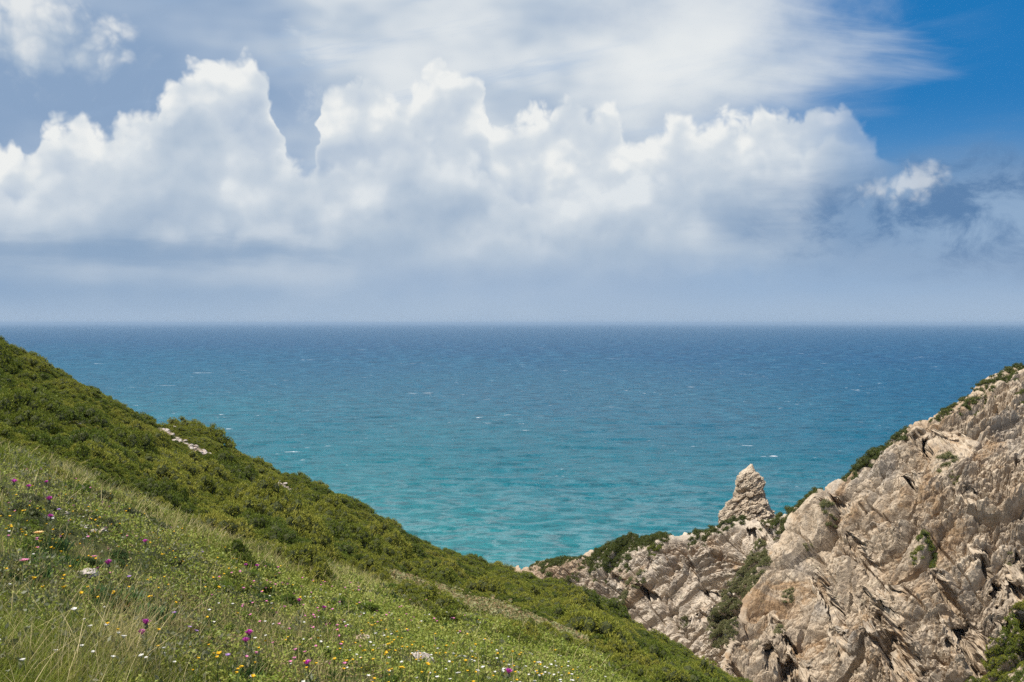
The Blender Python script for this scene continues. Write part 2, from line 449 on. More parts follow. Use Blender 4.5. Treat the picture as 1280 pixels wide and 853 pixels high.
# ------------------------------------------------------------------ the near hillside: slope under the camera, falling to the right and rolling over to the sea
HILL_PTS = [  # bearing, dip, distance
 (-900, 560, 3), (-900, 520, 6), (-900, 470, 14), (-900, 400, 30), (-900, 340, 60), (-900, 420, 100), (-900, 900, 160),
 (-300, 1300, 2.4), (-300, 853, 4.6), (-300, 690, 7.5), (-300, 590, 10.5), (-300, 520, 15), (-300, 485, 21), (-300, 450, 30), (-300, 400, 42), (-300, 330, 60), (-300, 350, 75), (-300, 500, 105), (-300, 1200, 160),
 (0, 1330, 2.4), (0, 853, 5.3), (0, 720, 7.6), (0, 630, 10.5), (0, 572, 15.5), (0, 556, 21), (0, 530, 30), (0, 485, 43), (0, 438, 62), (0, 452, 75), (0, 600, 105), (0, 1350, 160),
 (120, 503, 64), (120, 520, 44), (120, 566, 30), (120, 590, 21), (120, 615, 15.5),
 (200, 1350, 2.5), (200, 853, 6.1), (200, 735, 9.5), (200, 660, 14.5), (200, 628, 21), (200, 598, 31), (200, 574, 46), (200, 541, 65), (200, 560, 76), (200, 700, 105), (200, 1400, 160),
 (228, 538, 72), (270, 558, 71), (330, 593, 71),
 (400, 1370, 2.7), (400, 853, 7.2), (400, 785, 10.2), (400, 733, 14.8), (400, 703, 24), (400, 664, 42), (400, 632, 56), (400, 612, 70), (400, 628, 78), (400, 800, 108), (400, 1450, 160),
 (520, 684, 75), (520, 712, 50), (520, 745, 30), (520, 775, 16.5),
 (640, 1400, 2.9), (640, 940, 6.0), (640, 853, 8.8), (640, 815, 12.0), (640, 790, 17), (640, 770, 27), (640, 748, 44), (640, 736, 60), (640, 726, 78), (640, 744, 86), (640, 860, 105), (640, 1450, 150),
 (740, 767, 80), (740, 780, 56), (740, 806, 32), (740, 826, 20),
 (820, 1440, 3.3), (820, 1000, 6.5), (820, 905, 10), (820, 862, 17), (820, 842, 30), (820, 822, 52), (820, 808, 78), (820, 824, 86), (820, 930, 102), (820, 1500, 140),
 (900, 890, 22), (900, 868, 50), (900, 852, 76), (900, 870, 84), (900, 990, 100), (900, 1550, 140),
 (1050, 1500, 3.6), (1050, 1060, 8), (1050, 955, 22), (1050, 935, 60), (1050, 925, 74), (1050, 960, 84), (1050, 1150, 100), (1050, 1600, 140),
 (1500, 1600, 4), (1500, 1200, 10), (1500, 1130, 40), (1500, 1110, 70), (1500, 1350, 100), (1500, 1700, 140)]
class TPS:
    def __init__(s, pts):
        a = np.array(pts, float); s.c = s._q(a[:, 0], a[:, 2]); n = len(a)
        Kk = s._k(s.c, s.c) + 2e-4 * np.eye(n); P = np.hstack([np.ones((n, 1)), s.c])
        M = np.block([[Kk, P], [P.T, np.zeros((3, 3))]])
        s.w = np.linalg.solve(M, np.concatenate([a[:, 1], np.zeros(3)])); s.n = n
    def _q(s, u, y): return np.stack([np.asarray(u) / 260.0, 1.7 * np.log(np.asarray(y))], 1)
    def _k(s, a, b):
        d2 = ((a[:, None, :] - b[None, :, :]) ** 2).sum(-1)
        return np.sqrt(d2) ** 3 if False else 0.5 * d2 * np.log(d2 + 1e-12)
    def __call__(s, u, y):
        q = s._q(u, y); r = np.empty(len(q))
        for i in range(0, len(q), 20000):
            k = s._k(q[i:i + 20000], s.c)
            r[i:i + 20000] = k @ s.w[:s.n] + s.w[s.n] + q[i:i + 20000] @ s.w[s.n + 1:]
        return r
tps = TPS(HILL_PTS)
def hill_z(x, y):
    """ground height at arrays x, y (y > 1)"""
    x = np.atleast_1d(np.asarray(x, float)); y = np.atleast_1d(np.asarray(y, float))
    u = U0 + x / y * FPX
    v = tps(u, y)
    z = EYE - (v - V0) / FPX * y
    p = np.stack([x, y, np.zeros_like(x)], 1)
    z = z + 0.05 * fbm(p / 0.9, 3, seed=3) * sstep(2, 6, y) + 0.10 * vnoise(p / 3.0, 9) * sstep(3, 12, y) + 0.55 * fbm(p / 9.0, 3, seed=5) * sstep(16, 40, y)
    return z
def hill_uv(x, y, z): return U0 + x / y * FPX, V0 + (EYE - z) / y * FPX

EDGE = np.array([(-400, 492), (-100, 540), (0, 566), (60, 583), (130, 607), (220, 652), (300, 690), (400, 712), (440, 718), (480, 729), (530, 748), (560, 757), (600, 770), (650, 785), (700, 802), (740, 822), (765, 838), (800, 858), (850, 882), (900, 905), (1000, 945), (1500, 1180)], float)
def edge_v(u): return np.interp(u, EDGE[:, 0], EDGE[:, 1])
STRIP = np.array([(430, 708), (470, 718), (530, 738), (560, 747), (600, 760), (650, 775), (700, 793), (728, 806)], float)
def strip_d(u, v):
    """how far off the bare reddish strip, in units of its half width"""
    u = np.asarray(u, float); v = np.asarray(v, float)
    vv = np.interp(u, STRIP[:, 0], STRIP[:, 1]); w = np.interp(u, [430, 480, 560, 640, 728], [3, 4.5, 6.5, 7.5, 3])
    d = np.abs(v - vv) / w + 0.9 * vnoise(np.stack([u / 11.0, v / 5.0, 0 * u], -1).reshape(-1, 3), 71).reshape(u.shape) + 0.5 * vnoise(np.stack([u / 3.5, v / 2.0, 0 * u], -1).reshape(-1, 3), 72).reshape(u.shape)
    return np.where((u < 425) | (u > 735), 9.0, d)
STONY = [(241, 561, 14, 5), (222, 551, 9, 4), (254, 567, 8, 4), (205, 541, 14, 5), (212, 531, 10, 4), (50, 495, 8, 5), (66, 507, 12, 5), (92, 532, 9, 4), (345, 605, 14, 5), (362, 615, 10, 4), (330, 598, 9, 4), (292, 583, 5, 4)]
def stony_d(u, v):
    r = np.full(np.shape(u), 9.0)
    for a, b, c, d in STONY:
        tilt = 0.55
        r = np.minimum(r, np.hypot((u - a) / c, (v - b - tilt * (u - a) * 0.6) / d))
    return r

def build_hill():
    us = np.linspace(-760, 1420, 640)
    ys = np.concatenate([np.geomspace(2.2, 90, 520), np.geomspace(91, 150, 40)])
    Y, Uu = np.meshgrid(ys, us, indexing='ij')
    X = (Uu - U0) / FPX * Y
    z = hill_z(X.ravel(), Y.ravel())
    p = np.stack([X.ravel(), Y.ravel(), z], 1)
    me = np_mesh('hillside', p, grid_faces(len(ys), len(us)), True)
    hu, hv = hill_uv(p[:, 0], p[:, 1], p[:, 2])
    bare = np.where(p[:, 1] > 12, np.maximum(sstep(1.1, 0.6, stony_d(hu, hv)), 0.35 * sstep(1.3, 0.7, strip_d(hu, hv))), 0.0)
    add_attr(me, 'bare', bare)
    m, t, out = new_mat('hill_ground')
    pos = E(t, t.node('ShaderNodeNewGeometry').outputs['Position'])
    n1 = t.noise(pos, 0.5, 6.0, 0.6); n2 = t.noise(pos, 4.0, 6.0, 0.65); n3 = t.noise(pos, 0.12, 3.0, 0.5)
    col = t.ramp((n1 * 0.6 + n2 * 0.4).clamp(), [(0.3, (0.035, 0.045, 0.014)), (0.5, (0.06, 0.068, 0.02)), (0.62, (0.10, 0.085, 0.035)), (0.75, (0.16, 0.12, 0.07))])
    bare = E(t, t.node('ShaderNodeAttribute', attribute_name='bare').outputs['Fac'])
    col = t.mix(bare, col, t.ramp(n2, [(0.3, (0.20, 0.14, 0.09)), (0.5, (0.33, 0.25, 0.18)), (0.7, (0.45, 0.37, 0.30))]))
    bp = t.node('ShaderNodeBump'); bp.inputs['Strength'].default_value = 0.6; bp.inputs['Distance'].default_value = 0.06
    t.put(bp.inputs['Height'], n2)
    principled(t, out, col, 0.95, 0.1, E(t, bp.outputs[0]))
    o = link('hillside', me, m); tag(o, 'green hillside sloping down to the sea on the left', 'hillside', kind='structure')
    return o
hill = build_hill()
# ------------------------------------------------------------------ limestone cliffs across the cove
def polyline(pts, n):
    """pts (u, v, y) -> n world points evenly spaced along a smooth curve"""
    w = np.array([wpt(*p) for p in pts])
    for _ in range(2):                                   # corner cutting
        q = np.empty((2 * len(w) - 2, 3)); q[0::2] = w[:-1] * 0.75 + w[1:] * 0.25; q[1::2] = w[:-1] * 0.25 + w[1:] * 0.75
        w = np.vstack([w[:1], q, w[-1:]])
    s = np.concatenate([[0], np.cumsum(np.linalg.norm(np.diff(w, axis=0), axis=1))]); s /= s[-1]
    k = np.linspace(0, 1, n)
    return np.stack([np.interp(k, s, w[:, i]) for i in range(3)], 1)

BED = np.array([0.80, 0.22, 0.56]); BED /= np.linalg.norm(BED)         # strata rise to the right
B2 = np.cross(BED, (0, 1, 0)); B2 /= np.linalg.norm(B2); B3 = np.cross(BED, B2)
def rock_disp(p, seed=0, big=1.0, blocky=1.0):
    """how far a point of the face stands out, and how deep in a crack it is"""
    q0 = np.stack([p @ BED, p @ B2, p @ B3], 1)
    wrp = np.stack([vnoise(p / 7.0 + 9, seed + 1), vnoise(p / 7.0 + 31, seed + 2), vnoise(p / 7.0 + 57, seed + 3)], 1)
    q = q0 + 0.9 * wrp
    d = big * (2.4 * fbm(p / 16.0, 3, seed=seed + 4) + 1.7 * fbm(q / np.array([14.0, 4.5, 6.0]), 4, seed=seed + 8, ridged=True))
    crack = np.zeros(len(p))
    rough = sstep(-0.25, 0.35, fbm(p / 11.0, 3, seed=seed + 70))            # some stretches are slabs, others rubble
    for sc, amp, tilt, sd, w in (((9.5, 2.3, 3.8), 2.2, 2.4, 20, 1.0), ((3.8, 0.85, 1.5), 1.15, 1.15, 30, 0.35 + 0.75 * rough), ((1.6, 0.45, 0.7), 0.85, 0.60, 40, 0.35 + 0.85 * rough), ((0.55, 0.38, 0.45), 0.46, 0.34, 50, 0.4 + 0.7 * rough)):
        S = np.array(sc)
        f1, f2, idr, off = worley(q / S + 0.12 * wrp, seed + sd, 1.0)
        d += blocky * w * (amp * (idr[:, 0] - 0.5) + tilt * ((off * (idr - 0.5)).sum(1)))
        c = sstep(0.13, 0.0, f2 - f1) * w
        d -= blocky * amp * 0.5 * c
        crack = np.maximum(crack, c * min(1.0, amp))
    for S, sd, w, dep in (((22.0, 3.2, 6.0), 80, 0.07, 1.6), ((3.5, 9.0, 14.0), 84, 0.05, 1.1), ((9.0, 1.5, 3.0), 86, 0.07, 0.35)):   # long open joints
        d -= blocky * dep * sstep(w, 0.0, np.abs(fbm(q / np.array(S) + 5.0, 2, seed=seed + sd))) * sstep(-0.3, 0.2, vnoise(p / 9.0, seed + sd + 1))
    d += 0.10 * fbm(p / 0.45, 3, gain=0.6, seed=seed + 60)
    return d, crack

def rock_material(name, lift, grey):
    """lift: how much whiter the fresh stone is; grey: how weathered"""
    m, t, out = new_mat(name)
    up = lambda c: tuple(x + (y - x) * lift for x, y in zip(c, (0.66, 0.61, 0.54)))
    pos = E(t, t.node('ShaderNodeNewGeometry').outputs['Position'])
    px, py, pz = t.sep(pos)
    wob = t.noise(pos, 0.25, 4.0, 0.55)
    n1 = t.noise(pos, 0.13, 5.0, 0.6); n2 = t.noise(pos, 1.1, 7.0, 0.68); n3 = t.noise(pos, 0.05, 4.0, 0.55)
    strat = t.noise(t.vec((px * 0.80 + pz * 0.56) * 0.12, (pz * 0.80 - px * 0.56) * 0.9, py * 0.2), 1.0, 4.0, 0.6)
    col = t.ramp(n2, [(0.25, up((0.150, 0.115, 0.082))), (0.42, up((0.295, 0.222, 0.145))), (0.58, up((0.42, 0.325, 0.22))), (0.8, up((0.485, 0.392, 0.282)))])
    col = t.mix(t.ss(0.54, 0.68, n1) * grey, col, t.mix(n2, (0.14, 0.135, 0.13), (0.36, 0.345, 0.32)))             # grey weathered stone
    och = t.ss(0.50, 0.64, t.noise(pos, 0.16, 5.0, 0.62, 0.6)) * t.ss(0.38, 0.54, n3)
    col = t.mix(och * 0.75, col, t.mix(n2, (0.21, 0.115, 0.05), (0.36, 0.235, 0.12)))                                # iron stain
    col = t.mix(t.ss(0.60, 0.72, strat) * 0.45, col, (0.17, 0.135, 0.105))
    cell = t.node('ShaderNodeTexVoronoi'); t.put(cell.inputs['Vector'], t.vec(px * 0.9 + pz * 0.6, pz * 1.5 - px * 1.0, py)); cell.inputs['Scale'].default_value = 0.9
    cr, cg, cb = t.sep(E(t, cell.outputs['Color']))
    col = t.mix(t.ss(0.55, 0.95, cr) * 0.35, col, (0.13, 0.105, 0.085)); col = t.mix(t.ss(0.6, 0.95, cg) * 0.25, col, (0.60, 0.51, 0.385))          # some blocks dirtier, some freshly broken
    weep = t.noise(t.vec(px * 0.55, py * 0.3, pz * 0.10), 1.0, 5.0, 0.6)
    col = t.mix(t.ss(0.58, 0.70, weep) * 0.55, col, (0.115, 0.10, 0.085))                                               # dark seepage down the face
    att = t.node('ShaderNodeAttribute', attribute_name='soil')
    soil = E(t, att.outputs['Fac'])
    col = t.mix(soil, col, t.ramp(n2, [(0.3, (0.25, 0.175, 0.105)), (0.5, (0.37, 0.275, 0.185)), (0.7, (0.42, 0.33, 0.24))]))
    lich = t.ss(0.60, 0.70, t.noise(pos, 0.45, 6.0, 0.7))
    col = t.mix(lich * 0.55, col, (0.10, 0.095, 0.05))
    bp = t.node('ShaderNodeBump'); bp.inputs['Strength'].default_value = 0.9; bp.inputs['Distance'].default_value = 0.18
    t.put(bp.inputs['Height'], t.noise(pos, 3.2, 7.0, 0.7))
    principled(t, out, col, 0.92, 0.15, E(t, bp.outputs[0]))
    return m
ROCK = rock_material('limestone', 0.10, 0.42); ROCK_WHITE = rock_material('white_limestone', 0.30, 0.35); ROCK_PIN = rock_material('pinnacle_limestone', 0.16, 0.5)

def grid_normals(P):
    du = np.gradient(P, axis=1); dv = np.gradient(P, axis=0)
    n = np.cross(du, dv); n /= np.linalg.norm(n, axis=2, keepdims=True) + 1e-9
    return n
def blur(a, k):
    for ax in (0, 1):
        for _ in range(2):
            pad = [(k, k) if i == ax else (0, 0) for i in range(a.ndim)]
            b = np.cumsum(np.pad(a, pad, mode='edge'), axis=ax)
            n = a.shape[ax]
            z = np.zeros_like(np.take(b, [0], axis=ax)); b = np.concatenate([z, b], axis=ax)
            hi = np.take(b, np.arange(2 * k + 1, 2 * k + 1 + n) if False else np.arange(2 * k, 2 * k + n), axis=ax); lo = np.take(b, np.arange(0, n), axis=ax)
            a = (hi - lo) / (2 * k)
    return a

def build_cliff(name, ridge, foot, ns, nt, nb, seed, pits, label, back=(10, 60, -75), bulge=3.0, soil_fn=None, big=1.0, blocky=1.0, mat=None):
    R = polyline(ridge, ns); F = polyline(foot, ns)
    k = np.linspace(0, 1, nt)[:, None, None]
    face = R[None] * (1 - k) + F[None] * k
    face[:, :, 1] -= bulge * np.sin(math.pi * k[:, :, 0]) ** 0.8            # the face swells a little
    kb = np.linspace(1, 0, nb, endpoint=False)[:, None, None] ** 1.6
    bk = R[None] + kb * np.array(back, float)[None, None, :]               # the far side falls away to the sea
    bk[:, :, 2] += 3.0 * np.sin(math.pi * np.clip(kb[:, :, 0] * 6, 0, 1)) * 0
    ks = np.linspace(0, 1, 41)[1:, None, None]
    skirt = F[None] + ks * np.stack([np.zeros(ns), np.full(ns, -14.0), -F[:, 2] - 3.0], 1)[None]   # on down into the water
    P = np.concatenate([bk, face, skirt], 0)
    N = grid_normals(blur(P, 14))
    if (N[nb + nt // 2, ns // 2] @ np.array([0, -1, 0.3])) < 0: N = -N
    flat = P.reshape(-1, 3)
    d, crack = rock_disp(flat, seed, big, blocky)
    pit = np.zeros(len(flat))
    for (u, v, y, ru, rv, dep) in pits:                                    # caves and hollows, roofed by what overhangs them
        c = np.array(wpt(u, v, y))
        q = flat - c
        wob = 0.40 * vnoise(flat / 1.5, seed + 77) + 0.2 * vnoise(flat / 0.6, seed + 78)
        e = np.sqrt((q[:, 0] / (ru * y / FPX)) ** 2 + (q[:, 2] / (rv * y / FPX)) ** 2 + (q[:, 1] / 14.0) ** 2) + wob
        pit = np.maximum(pit, 1.25 * dep * sstep(1.15, 0.45, e))
    row = np.repeat(np.arange(nb + nt + 40), ns)
    topw = sstep(nb - 25, nb + 0.12 * nt, row)                             # calmer over the brow
    d = d * (0.26 + 0.74 * topw)
    Q = flat + N.reshape(-1, 3) * d[:, None] + pit[:, None] * np.array([0.05, 1.0, 0.12])
    N2 = grid_normals(blur(Q.reshape(P.shape), 3)).reshape(-1, 3); N2 *= np.sign((N2 * N.reshape(-1, 3)).sum(1, keepdims=True) + 1e-9)
    pm = sstep(0.0, 0.8, blur(pit.reshape(P.shape[:2]), 6).ravel())
    f1, f2, idr, off = worley(Q / np.array([1.1, 0.8, 0.6]), seed + 90); g1, g2, idr2, off2 = worley(Q / 0.45, seed + 95)
    Q = Q + N2 * (pm * (0.30 * (idr[:, 0] - 0.5) + 0.15 * (off * (idr - 0.5)).sum(1) + 0.14 * (idr2[:, 0] - 0.5)))[:, None]
    me = np_mesh(name, Q, grid_faces(nb + nt + 40, ns), False)
    soil = np.zeros(len(Q))
    if soil_fn is not None:
        uu = U0 + Q[:, 0] / Q[:, 1] * FPX; vv = V0 + (EYE - Q[:, 2]) / Q[:, 1] * FPX
        soil = np.clip(soil_fn(uu, vv, row - nb, Q), 0, 1)
    add_attr(me, 'soil', soil)
    o = link(name, me, mat or ROCK)
    tag(o, label, 'cliff', kind='structure')
    return o

R_RIDGE = [(1560, 330, 150), (1420, 400, 146), (1330, 436, 143), (1280, 462, 141), (1240, 480, 140), (1210, 494, 139), (1165, 517, 138), (1140, 540, 138), (1110, 558, 138), (1075, 582, 139), (1045, 600, 140), (1010, 622, 141), (985, 645, 141), (962, 685, 139), (940, 730, 134), (918, 775, 128), (904, 815, 123), (898, 860, 117), (890, 920, 110)]
R_FOOT = [(1620, 1010, 84), (1450, 990, 88), (1330, 985, 92), (1250, 980, 96), (1180, 980, 98), (1120, 985, 100), (1060, 985, 101), (1010, 985, 102), (960, 985, 103), (915, 985, 104), (880, 985, 104)]
M_RIDGE = [(560, 800, 196), (612, 728, 192), (640, 714, 189), (665, 704, 186), (700, 702, 183), (735, 694, 180), (765, 684, 177), (790, 676, 175), (830, 668, 172), (880, 660, 169), (935, 648, 166), (975, 646, 163), (1010, 640, 160), (1060, 620, 158), (1120, 600, 156)]
M_FOOT = [(600, 880, 168), (640, 885, 165), (700, 895, 160), (760, 905, 155), (820, 915, 150), (880, 930, 146), (940, 940, 142), (1000, 945, 140), (1060, 950, 138)]
def soil_r(u, v, row, Q):
    s = sstep(26, -6, row + 14 * vnoise(Q / 2.5, 5)) * sstep(1060, 1120, u) * 0.9
    return s
def soil_m(u, v, row, Q):
    return sstep(755, 725, u + 10 * vnoise(Q / 3.0, 6) + (v - 690) * 0.7) * 0.95
cliff_r = build_cliff('cliff_terrain', R_RIDGE, R_FOOT, 760, 640, 110, 3,
    [(1186, 566, 130, 24, 11, 4.0), (1238, 706, 120, 38, 26, 6.5), (1112, 800, 114, 18, 48, 5.5), (1200, 796, 110, 17, 20, 5.0), (1190, 626, 127, 9, 9, 3.0), (1022, 735, 127, 7, 24, 3.0), (1258, 600, 128, 10, 20, 2.5),
     (1000, 842, 114, 26, 11, 3.5), (1246, 770, 112, 24, 22, 4.5), (1075, 690, 126, 7, 14, 2.5), (1140, 605, 130, 14, 5, 2.0), (1060, 640, 132, 16, 5, 2.0), (960, 770, 128, 7, 9, 2.0), (1045, 800, 118, 8, 14, 2.5), (1155, 730, 120, 6, 14, 2.0), (1210, 560, 130, 8, 14, 2.5), (1100, 740, 122, 14, 6, 2.0), (980, 800, 122, 10, 5, 2.0)],
    'high beige limestone cliff on the right, pitted with caves', soil_fn=soil_r)
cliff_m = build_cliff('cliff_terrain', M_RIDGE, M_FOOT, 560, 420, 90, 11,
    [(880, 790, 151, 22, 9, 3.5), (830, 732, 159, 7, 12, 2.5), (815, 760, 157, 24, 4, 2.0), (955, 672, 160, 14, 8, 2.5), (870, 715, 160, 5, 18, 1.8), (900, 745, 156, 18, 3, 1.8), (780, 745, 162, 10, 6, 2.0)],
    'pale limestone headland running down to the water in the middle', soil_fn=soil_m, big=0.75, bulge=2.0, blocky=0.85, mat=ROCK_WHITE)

def build_pinnacle():
    """the leaning stack on the middle headland"""
    prof = [(700, 895, 980), (662, 899, 974), (645, 902, 967), (638, 905, 963), (630, 909, 959), (621, 917, 957), (613, 919, 955), (604, 921, 954), (596, 923, 951), (590, 927, 946), (586, 932, 943), (582, 936, 941.5), (580, 938, 940.5)]
    y0 = 172.0
    nz, na = 300, 420
    s = np.array([q[0] for q in prof][::-1]); L = np.array([q[1] for q in prof][::-1]); Rr = np.array([q[2] for q in prof][::-1])
    vv = np.linspace(700, 580, nz)
    l = np.interp(vv, s, L); r_ = np.interp(vv, s, Rr)
    cx = ((l + r_) / 2 - U0) / FPX * y0; rr = (r_ - l) / 2 / FPX * y0; cz = EYE - (vv - V0) / FPX * y0
    a = np.linspace(0, 2 * math.pi, na, endpoint=False)
    P = np.stack([cx[:, None] + rr[:, None] * np.cos(a), y0 + 0.85 * rr[:, None] * np.sin(a), np.repeat(cz[:, None], na, 1)], -1).reshape(-1, 3)
    N = np.stack([np.cos(a), np.sin(a), np.full(na, 0.25)], -1)[None].repeat(nz, 0).reshape(-1, 3)
    q = np.stack([P @ BED, P @ B2, P @ B3], 1); d = 0.5 * fbm(P / 2.2, 4, seed=91, ridged=True)
    for S, amp, tl, sd in ((1.9, 0.55, 0.5, 92), (0.8, 0.40, 0.3, 96), (0.4, 0.2, 0.15, 99)):
        f1, f2, idr, off = worley(q / (S * np.array([1.4, 0.7, 1.0])), sd); d += amp * (idr[:, 0] - 0.5) + tl * (off * (idr - 0.5)).sum(1) - 0.4 * amp * sstep(0.12, 0, f2 - f1)
    d = d - d.mean() + 0.0
    c = np.array(wpt(924, 619, y0 - 3))                            # overhung notch on the left
    q = P - c
    d = d * np.clip(rr.repeat(na) / 3.0, 0.12, 1) - 1.3 * sstep(1.0, 0.3, np.sqrt((q[:, 0] / 2.4) ** 2 + ((q[:, 2] - 0.4 * q[:, 0]) / 0.6) ** 2 + (q[:, 1] / 4.0) ** 2))
    P = P + N * d[:, None]
    i = np.arange(nz * na).reshape(nz, na); j = np.roll(i, -1, 1)
    f = np.stack([i[:-1], j[:-1], j[1:], i[1:]], -1).reshape(-1, 4)
    me = np_mesh('rock_pinnacle', P, f, False)
    add_attr(me, 'soil', np.zeros(len(P)))
    o = link('rock_pinnacle', me, ROCK_PIN)
    return tag(o, 'pointed pale rock pinnacle standing on the headland ridge against the sea', 'rock')
pinnacle = build_pinnacle()
# ------------------------------------------------------------------ finding the ground
from mathutils.bvhtree import BVHTree
def bvh_of(o):
    me = o.data; n = len(me.vertices); m = len(me.polygons)
    co = np.empty(n * 3, np.float32); me.vertices.foreach_get('co', co)
    vi = np.empty(m * 4, np.int32); me.loops.foreach_get('vertex_index', vi)
    return BVHTree.FromPolygons(co.reshape(-1, 3).tolist(), vi.reshape(-1, 4).tolist())
BV = {k: bvh_of(o) for k, o in (('hill', hill), ('cliff', cliff_r), ('headland', cliff_m), ('pinnacle', pinnacle))}
EYEV = Vector((0, 0, EYE))
def hit(u, v, only=None):
    """first ground met along a bearing and dip: point, normal, which"""
    d = Vector(((u - U0) / FPX, 1.0, -(v - V0) / FPX)).normalized()
    best = None
    for k, b in BV.items():
        if only and k not in only: continue
        p, n, i, dist = b.ray_cast(EYEV, d)
        if p is not None and (best is None or dist < best[3]): best = (p, n, k, dist)
    return best
def visible(p, up=0.0):
    q = Vector(p) + Vector((0, 0, up)); d = q - EYEV; L = d.length; d.normalize()
    for b in BV.values():
        h = b.ray_cast(EYEV, d, L - 0.25)
        if h[0] is not None: return False
    return True
# ------------------------------------------------------------------ scrub
def leaf_material(name, stops, rough=0.65, trans=0.28, scale=0.35):
    m, t, out = new_mat(name)
    geo = t.node('ShaderNodeNewGeometry'); oi = t.node('ShaderNodeObjectInfo')
    pos = E(t, geo.outputs['Position'])
    n = t.noise(pos, scale, 4.0, 0.6); n2 = t.noise(pos, 7.0, 2.0, 0.6)
    k = n * 0.40 + t.noise(pos, scale * 4.5, 3.0, 0.6) * 0.35 + n2 * 0.12 + (E(t, oi.outputs['Random']) - 0.5) * 0.42 + (E(t, geo.outputs['Random Per Island']) - 0.5) * 0.22
    col = t.ramp((k + 0.06).clamp(), stops)
    d = t.node('ShaderNodeBsdfDiffuse'); tr = t.node('ShaderNodeBsdfTranslucent'); gl = t.node('ShaderNodeBsdfGlossy')
    t.put(d.inputs[0], col); t.put(tr.inputs[0], t.mix(0.4, col, (0.20, 0.22, 0.02)))
    gl.inputs['Roughness'].default_value = rough
    gl.inputs[0].default_value = (0.5, 0.5, 0.45, 1)
    mx = t.node('ShaderNodeMixShader'); mx.inputs[0].default_value = trans
    t.l.new(d.outputs[0], mx.inputs[1]); t.l.new(tr.outputs[0], mx.inputs[2])
    m2 = t.node('ShaderNodeMixShader'); m2.inputs[0].default_value = 0.035
    t.l.new(mx.outputs[0], m2.inputs[1]); t.l.new(gl.outputs[0], m2.inputs[2])
    t.l.new(m2.outputs[0], out.inputs[0])
    return m
def plain_material(name, col, rough=0.9, var=0.3, scale=3.0):
    m, t, out = new_mat(name)
    n = t.noise(E(t, t.node('ShaderNodeNewGeometry').outputs['Position']), scale, 4.0, 0.6)
    principled(t, out, t.mix(n, tuple(c * (1 - var) for c in col), tuple(min(1, c * (1 + var)) for c in col)), rough, 0.15)
    return m
M_SCRUB = leaf_material('scrub_leaf', [(0.22, (0.070, 0.110, 0.015)), (0.40, (0.145, 0.178, 0.021)), (0.56, (0.235, 0.250, 0.030)), (0.8, (0.34, 0.305, 0.055))])
M_OLIVE = leaf_material('olive_leaf', [(0.22, (0.15, 0.15, 0.062)), (0.5, (0.235, 0.225, 0.10)), (0.8, (0.32, 0.275, 0.15))])
M_DARK = leaf_material('dark_leaf', [(0.22, (0.050, 0.075, 0.015)), (0.5, (0.095, 0.115, 0.022)), (0.8, (0.15, 0.15, 0.04))])
M_TWIG = plain_material('twig', (0.050, 0.056, 0.020))

def ico(sub):
    bm = bmesh.new(); bmesh.ops.create_icosphere(bm, subdivisions=sub, radius=1.0)
    v = np.array([x.co[:] for x in bm.verts]); f = np.array([[a.index for a in p.verts] for p in bm.faces]); bm.free()
    return v, f
ICO1 = ico(1); ICO2 = ico(2)

